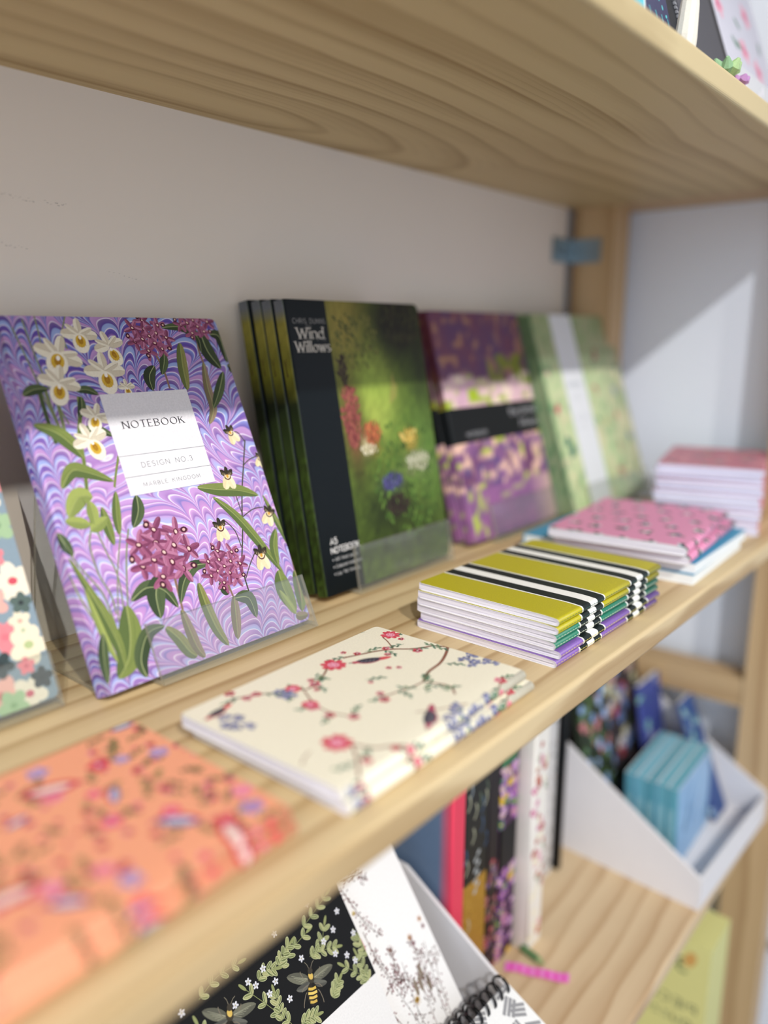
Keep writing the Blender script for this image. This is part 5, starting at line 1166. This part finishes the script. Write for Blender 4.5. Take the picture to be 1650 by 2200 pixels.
# ================================================================ contents of the right tray
def teal_sheet(i):
    s = Sheet(); r = random.Random(50 + i)
    s.rect(.6, 148, -1, 96, rgb(146, 184, 220)); s.l += 1
    for k in range(26):
        x, y = r.uniform(6, 140), r.uniform(0, 95); s.rib([(x, y), (x + 8, y + 14), (x + 20, y + 24)], r.uniform(2, 6), rgb(r.choice(['#9cc4e4', '#b4d0ec', '#6c9cc8', '#c8dcf0', '#5c84b4', '#3c5c78'])), taper=.6); s.l += .05
    s.l += 1
    for k in range(3): s.rib([(-8 + 2 * k, 10), (-8 + 2 * k, 70)], .6, rgb(190, 220, 222))
    return s
for i in range(5):
    y = -236 + i * 11.3; cc = [(92, 156, 172), (100, 162, 178), (84, 146, 162), (104, 166, 184), (90, 150, 168)][i]
    rt = thing('card_box', ['teal notecard box with a pale blue front, nearest the front of the right tray', 'teal notecard box second from the front in the right tray', 'teal notecard box in the middle of the row of five', 'teal notecard box fourth from the front in the right tray', 'rearmost teal notecard box of the row of five'][i], 'card box', ((737 + (i % 2) * 1.2) / 1000, y / 1000, (ZL + 2.4) / 1000), (math.radians(-2), 0, math.radians(2)), 'teal notecard boxes in the right tray')
    path = UPath(112, 10.8, 1.0)
    make_cover(path, 94, rgb(*cc), teal_sheet(i), [PRINT_SATIN], 0, .6, 1, 1, rt, name='sleeve')
    mb = MB(); mb.box(1, 111, .7, 10.1, .5, 93.4, 0, rgb(*[min(255, int(c * 1.12)) for c in cc])); mb.build('inner_box', PRINT, rt)
def dots(seed, cols, W, H, n, q0, q1):
    s = Sheet(); r = random.Random(seed)
    for k in range(n): blossom(s, r, r.uniform(0, W), r.uniform(0, H), r.uniform(q0, q1), r.choice(cols), r.choice(cols)); s.l += .03
    return s
std_book('greeting_card', 'deep blue postcard pack with pale marks leaning behind the teal boxes', 'card', (.833, -.173, (ZL + 3) / 1000), 10, 60, 148, 5, rgb(66, 78, 150), dots(61, ['#5c6cb8', '#7c88cc', '#384888', '#a8b4dc', '#46508c', '#8cc0b8'], 92, 152, 46, 4, 8), mats=[PRINT], rc=0)
std_book('greeting_card', 'blue patterned card leaning in the front right corner of the right tray', 'card', (.8535, -.240, (ZL + 3) / 1000), 22, 40, 140, 4, rgb(58, 84, 140), dots(66, ['#5c7cb8', '#384888', '#a8c4d4', '#8cc0b8'], 31, 140, 26, 3, 6), mats=[PRINT], rc=0)
std_book('notebook', 'dark notebook with blue, red and cream flowers, at the back of the right tray', 'notebook', (.792, -.150, (ZL + 3) / 1000), 12, 102, 222, 12, rgb(64, 58, 60), dots(62, ['#6c84b8', '#b03c50', '#d8d0cc', '#4c6040', '#8c9cc8', '#c8a8a0', '#6c84b8', '#dcd8a8'], 122, 226, 90, 6, 12), mats=[PRINT], rc=1)
std_book('notebook', 'slim notebook with an orange and yellow edge, left of the dark floral one', 'notebook', (.774, -.152, (ZL + 3) / 1000), 12, 17, 212, 13, rgb(214, 206, 196), dots(63, ['#e07848', '#e8c860', '#d85c40', '#ece4c8'], 18, 120, 22, 4, 6), mats=[PRINT], rc=1)
std_book('notebook', 'garden print notebook in green and pale blue at the left of the right tray', 'notebook', (.713, -.166, (ZL + 3) / 1000), 12, 58, 198, 10, rgb(44, 54, 40), dots(64, ['#8cacdc', '#5c7848', '#38482c', '#a4bce4', '#6c8c50', '#2c3a28', '#c07c80'], 58, 196, 70, 4, 8), mats=[PRINT], rc=1)
# ================================================================ yellow box below
rt = thing('puzzle_box', 'pale yellow box with an orange dot and dark lettering, standing below the lower shelf', 'box', (.800, -.280, -.7149), (0, 0, math.radians(90)))
def ybox():
    """faces -X after the turn: u runs from the front edge towards the wall"""
    s = Sheet()
    s.text('360', 22, 250, 16, rgb(120, 132, 90), .2, width=40, ang=0); s.text('PIECES', 10, 205, 10, rgb(110, 118, 88), .18, width=60); s.text('puzzle', 14, 185, 12, rgb(122, 130, 96), .16, width=56)
    s.l += 1; s.ell(82, 166, 13, 13, 0, rgb(222, 96, 56), 20); s.l += .5
    s.ell(20, 268, 6, 10, 20, rgb(206, 160, 92), 12); s.ell(96, 96, 22, 26, 0, rgb(84, 78, 70), 18); s.l += .5; s.ell(96, 98, 11, 14, 0, rgb(206, 204, 140), 14); s.l += .5
    s.leaf([(20, 30), (32, 90), (26, 150)], 44, rgb(74, 66, 66), rgb(98, 84, 92)); s.leaf([(44, 20), (52, 70), (50, 110)], 24, rgb(96, 90, 92)); s.l += .5; s.ell(26, 148, 7, 9, 0, rgb(70, 92, 112), 12); s.ell(110, 60, 16, 12, 0, rgb(226, 168, 52), 14)
    return s
YS = ybox()
mb = MB()
mb.box(0, 170, 0.4, 62, 0, 288, 0, rgb(214, 212, 142)); BX = mb
for pts, col, l in YS.p:
    BX.face([(p[0], 62.05 + .01 * l, p[1]) for p in pts], 0, col)
    BX.face([(170 - p[0], -.05 - .01 * l + .4, p[1]) for p in pts], 0, col)
BX.build('carton', PRINT, rt)
mb = MB(); mb.box(20, 50, -.2, .42, 284, 288.4, 0, rgb(235, 235, 225)); mb.build('closing_tab', PRINT, rt)
bpy.context.view_layer.update()
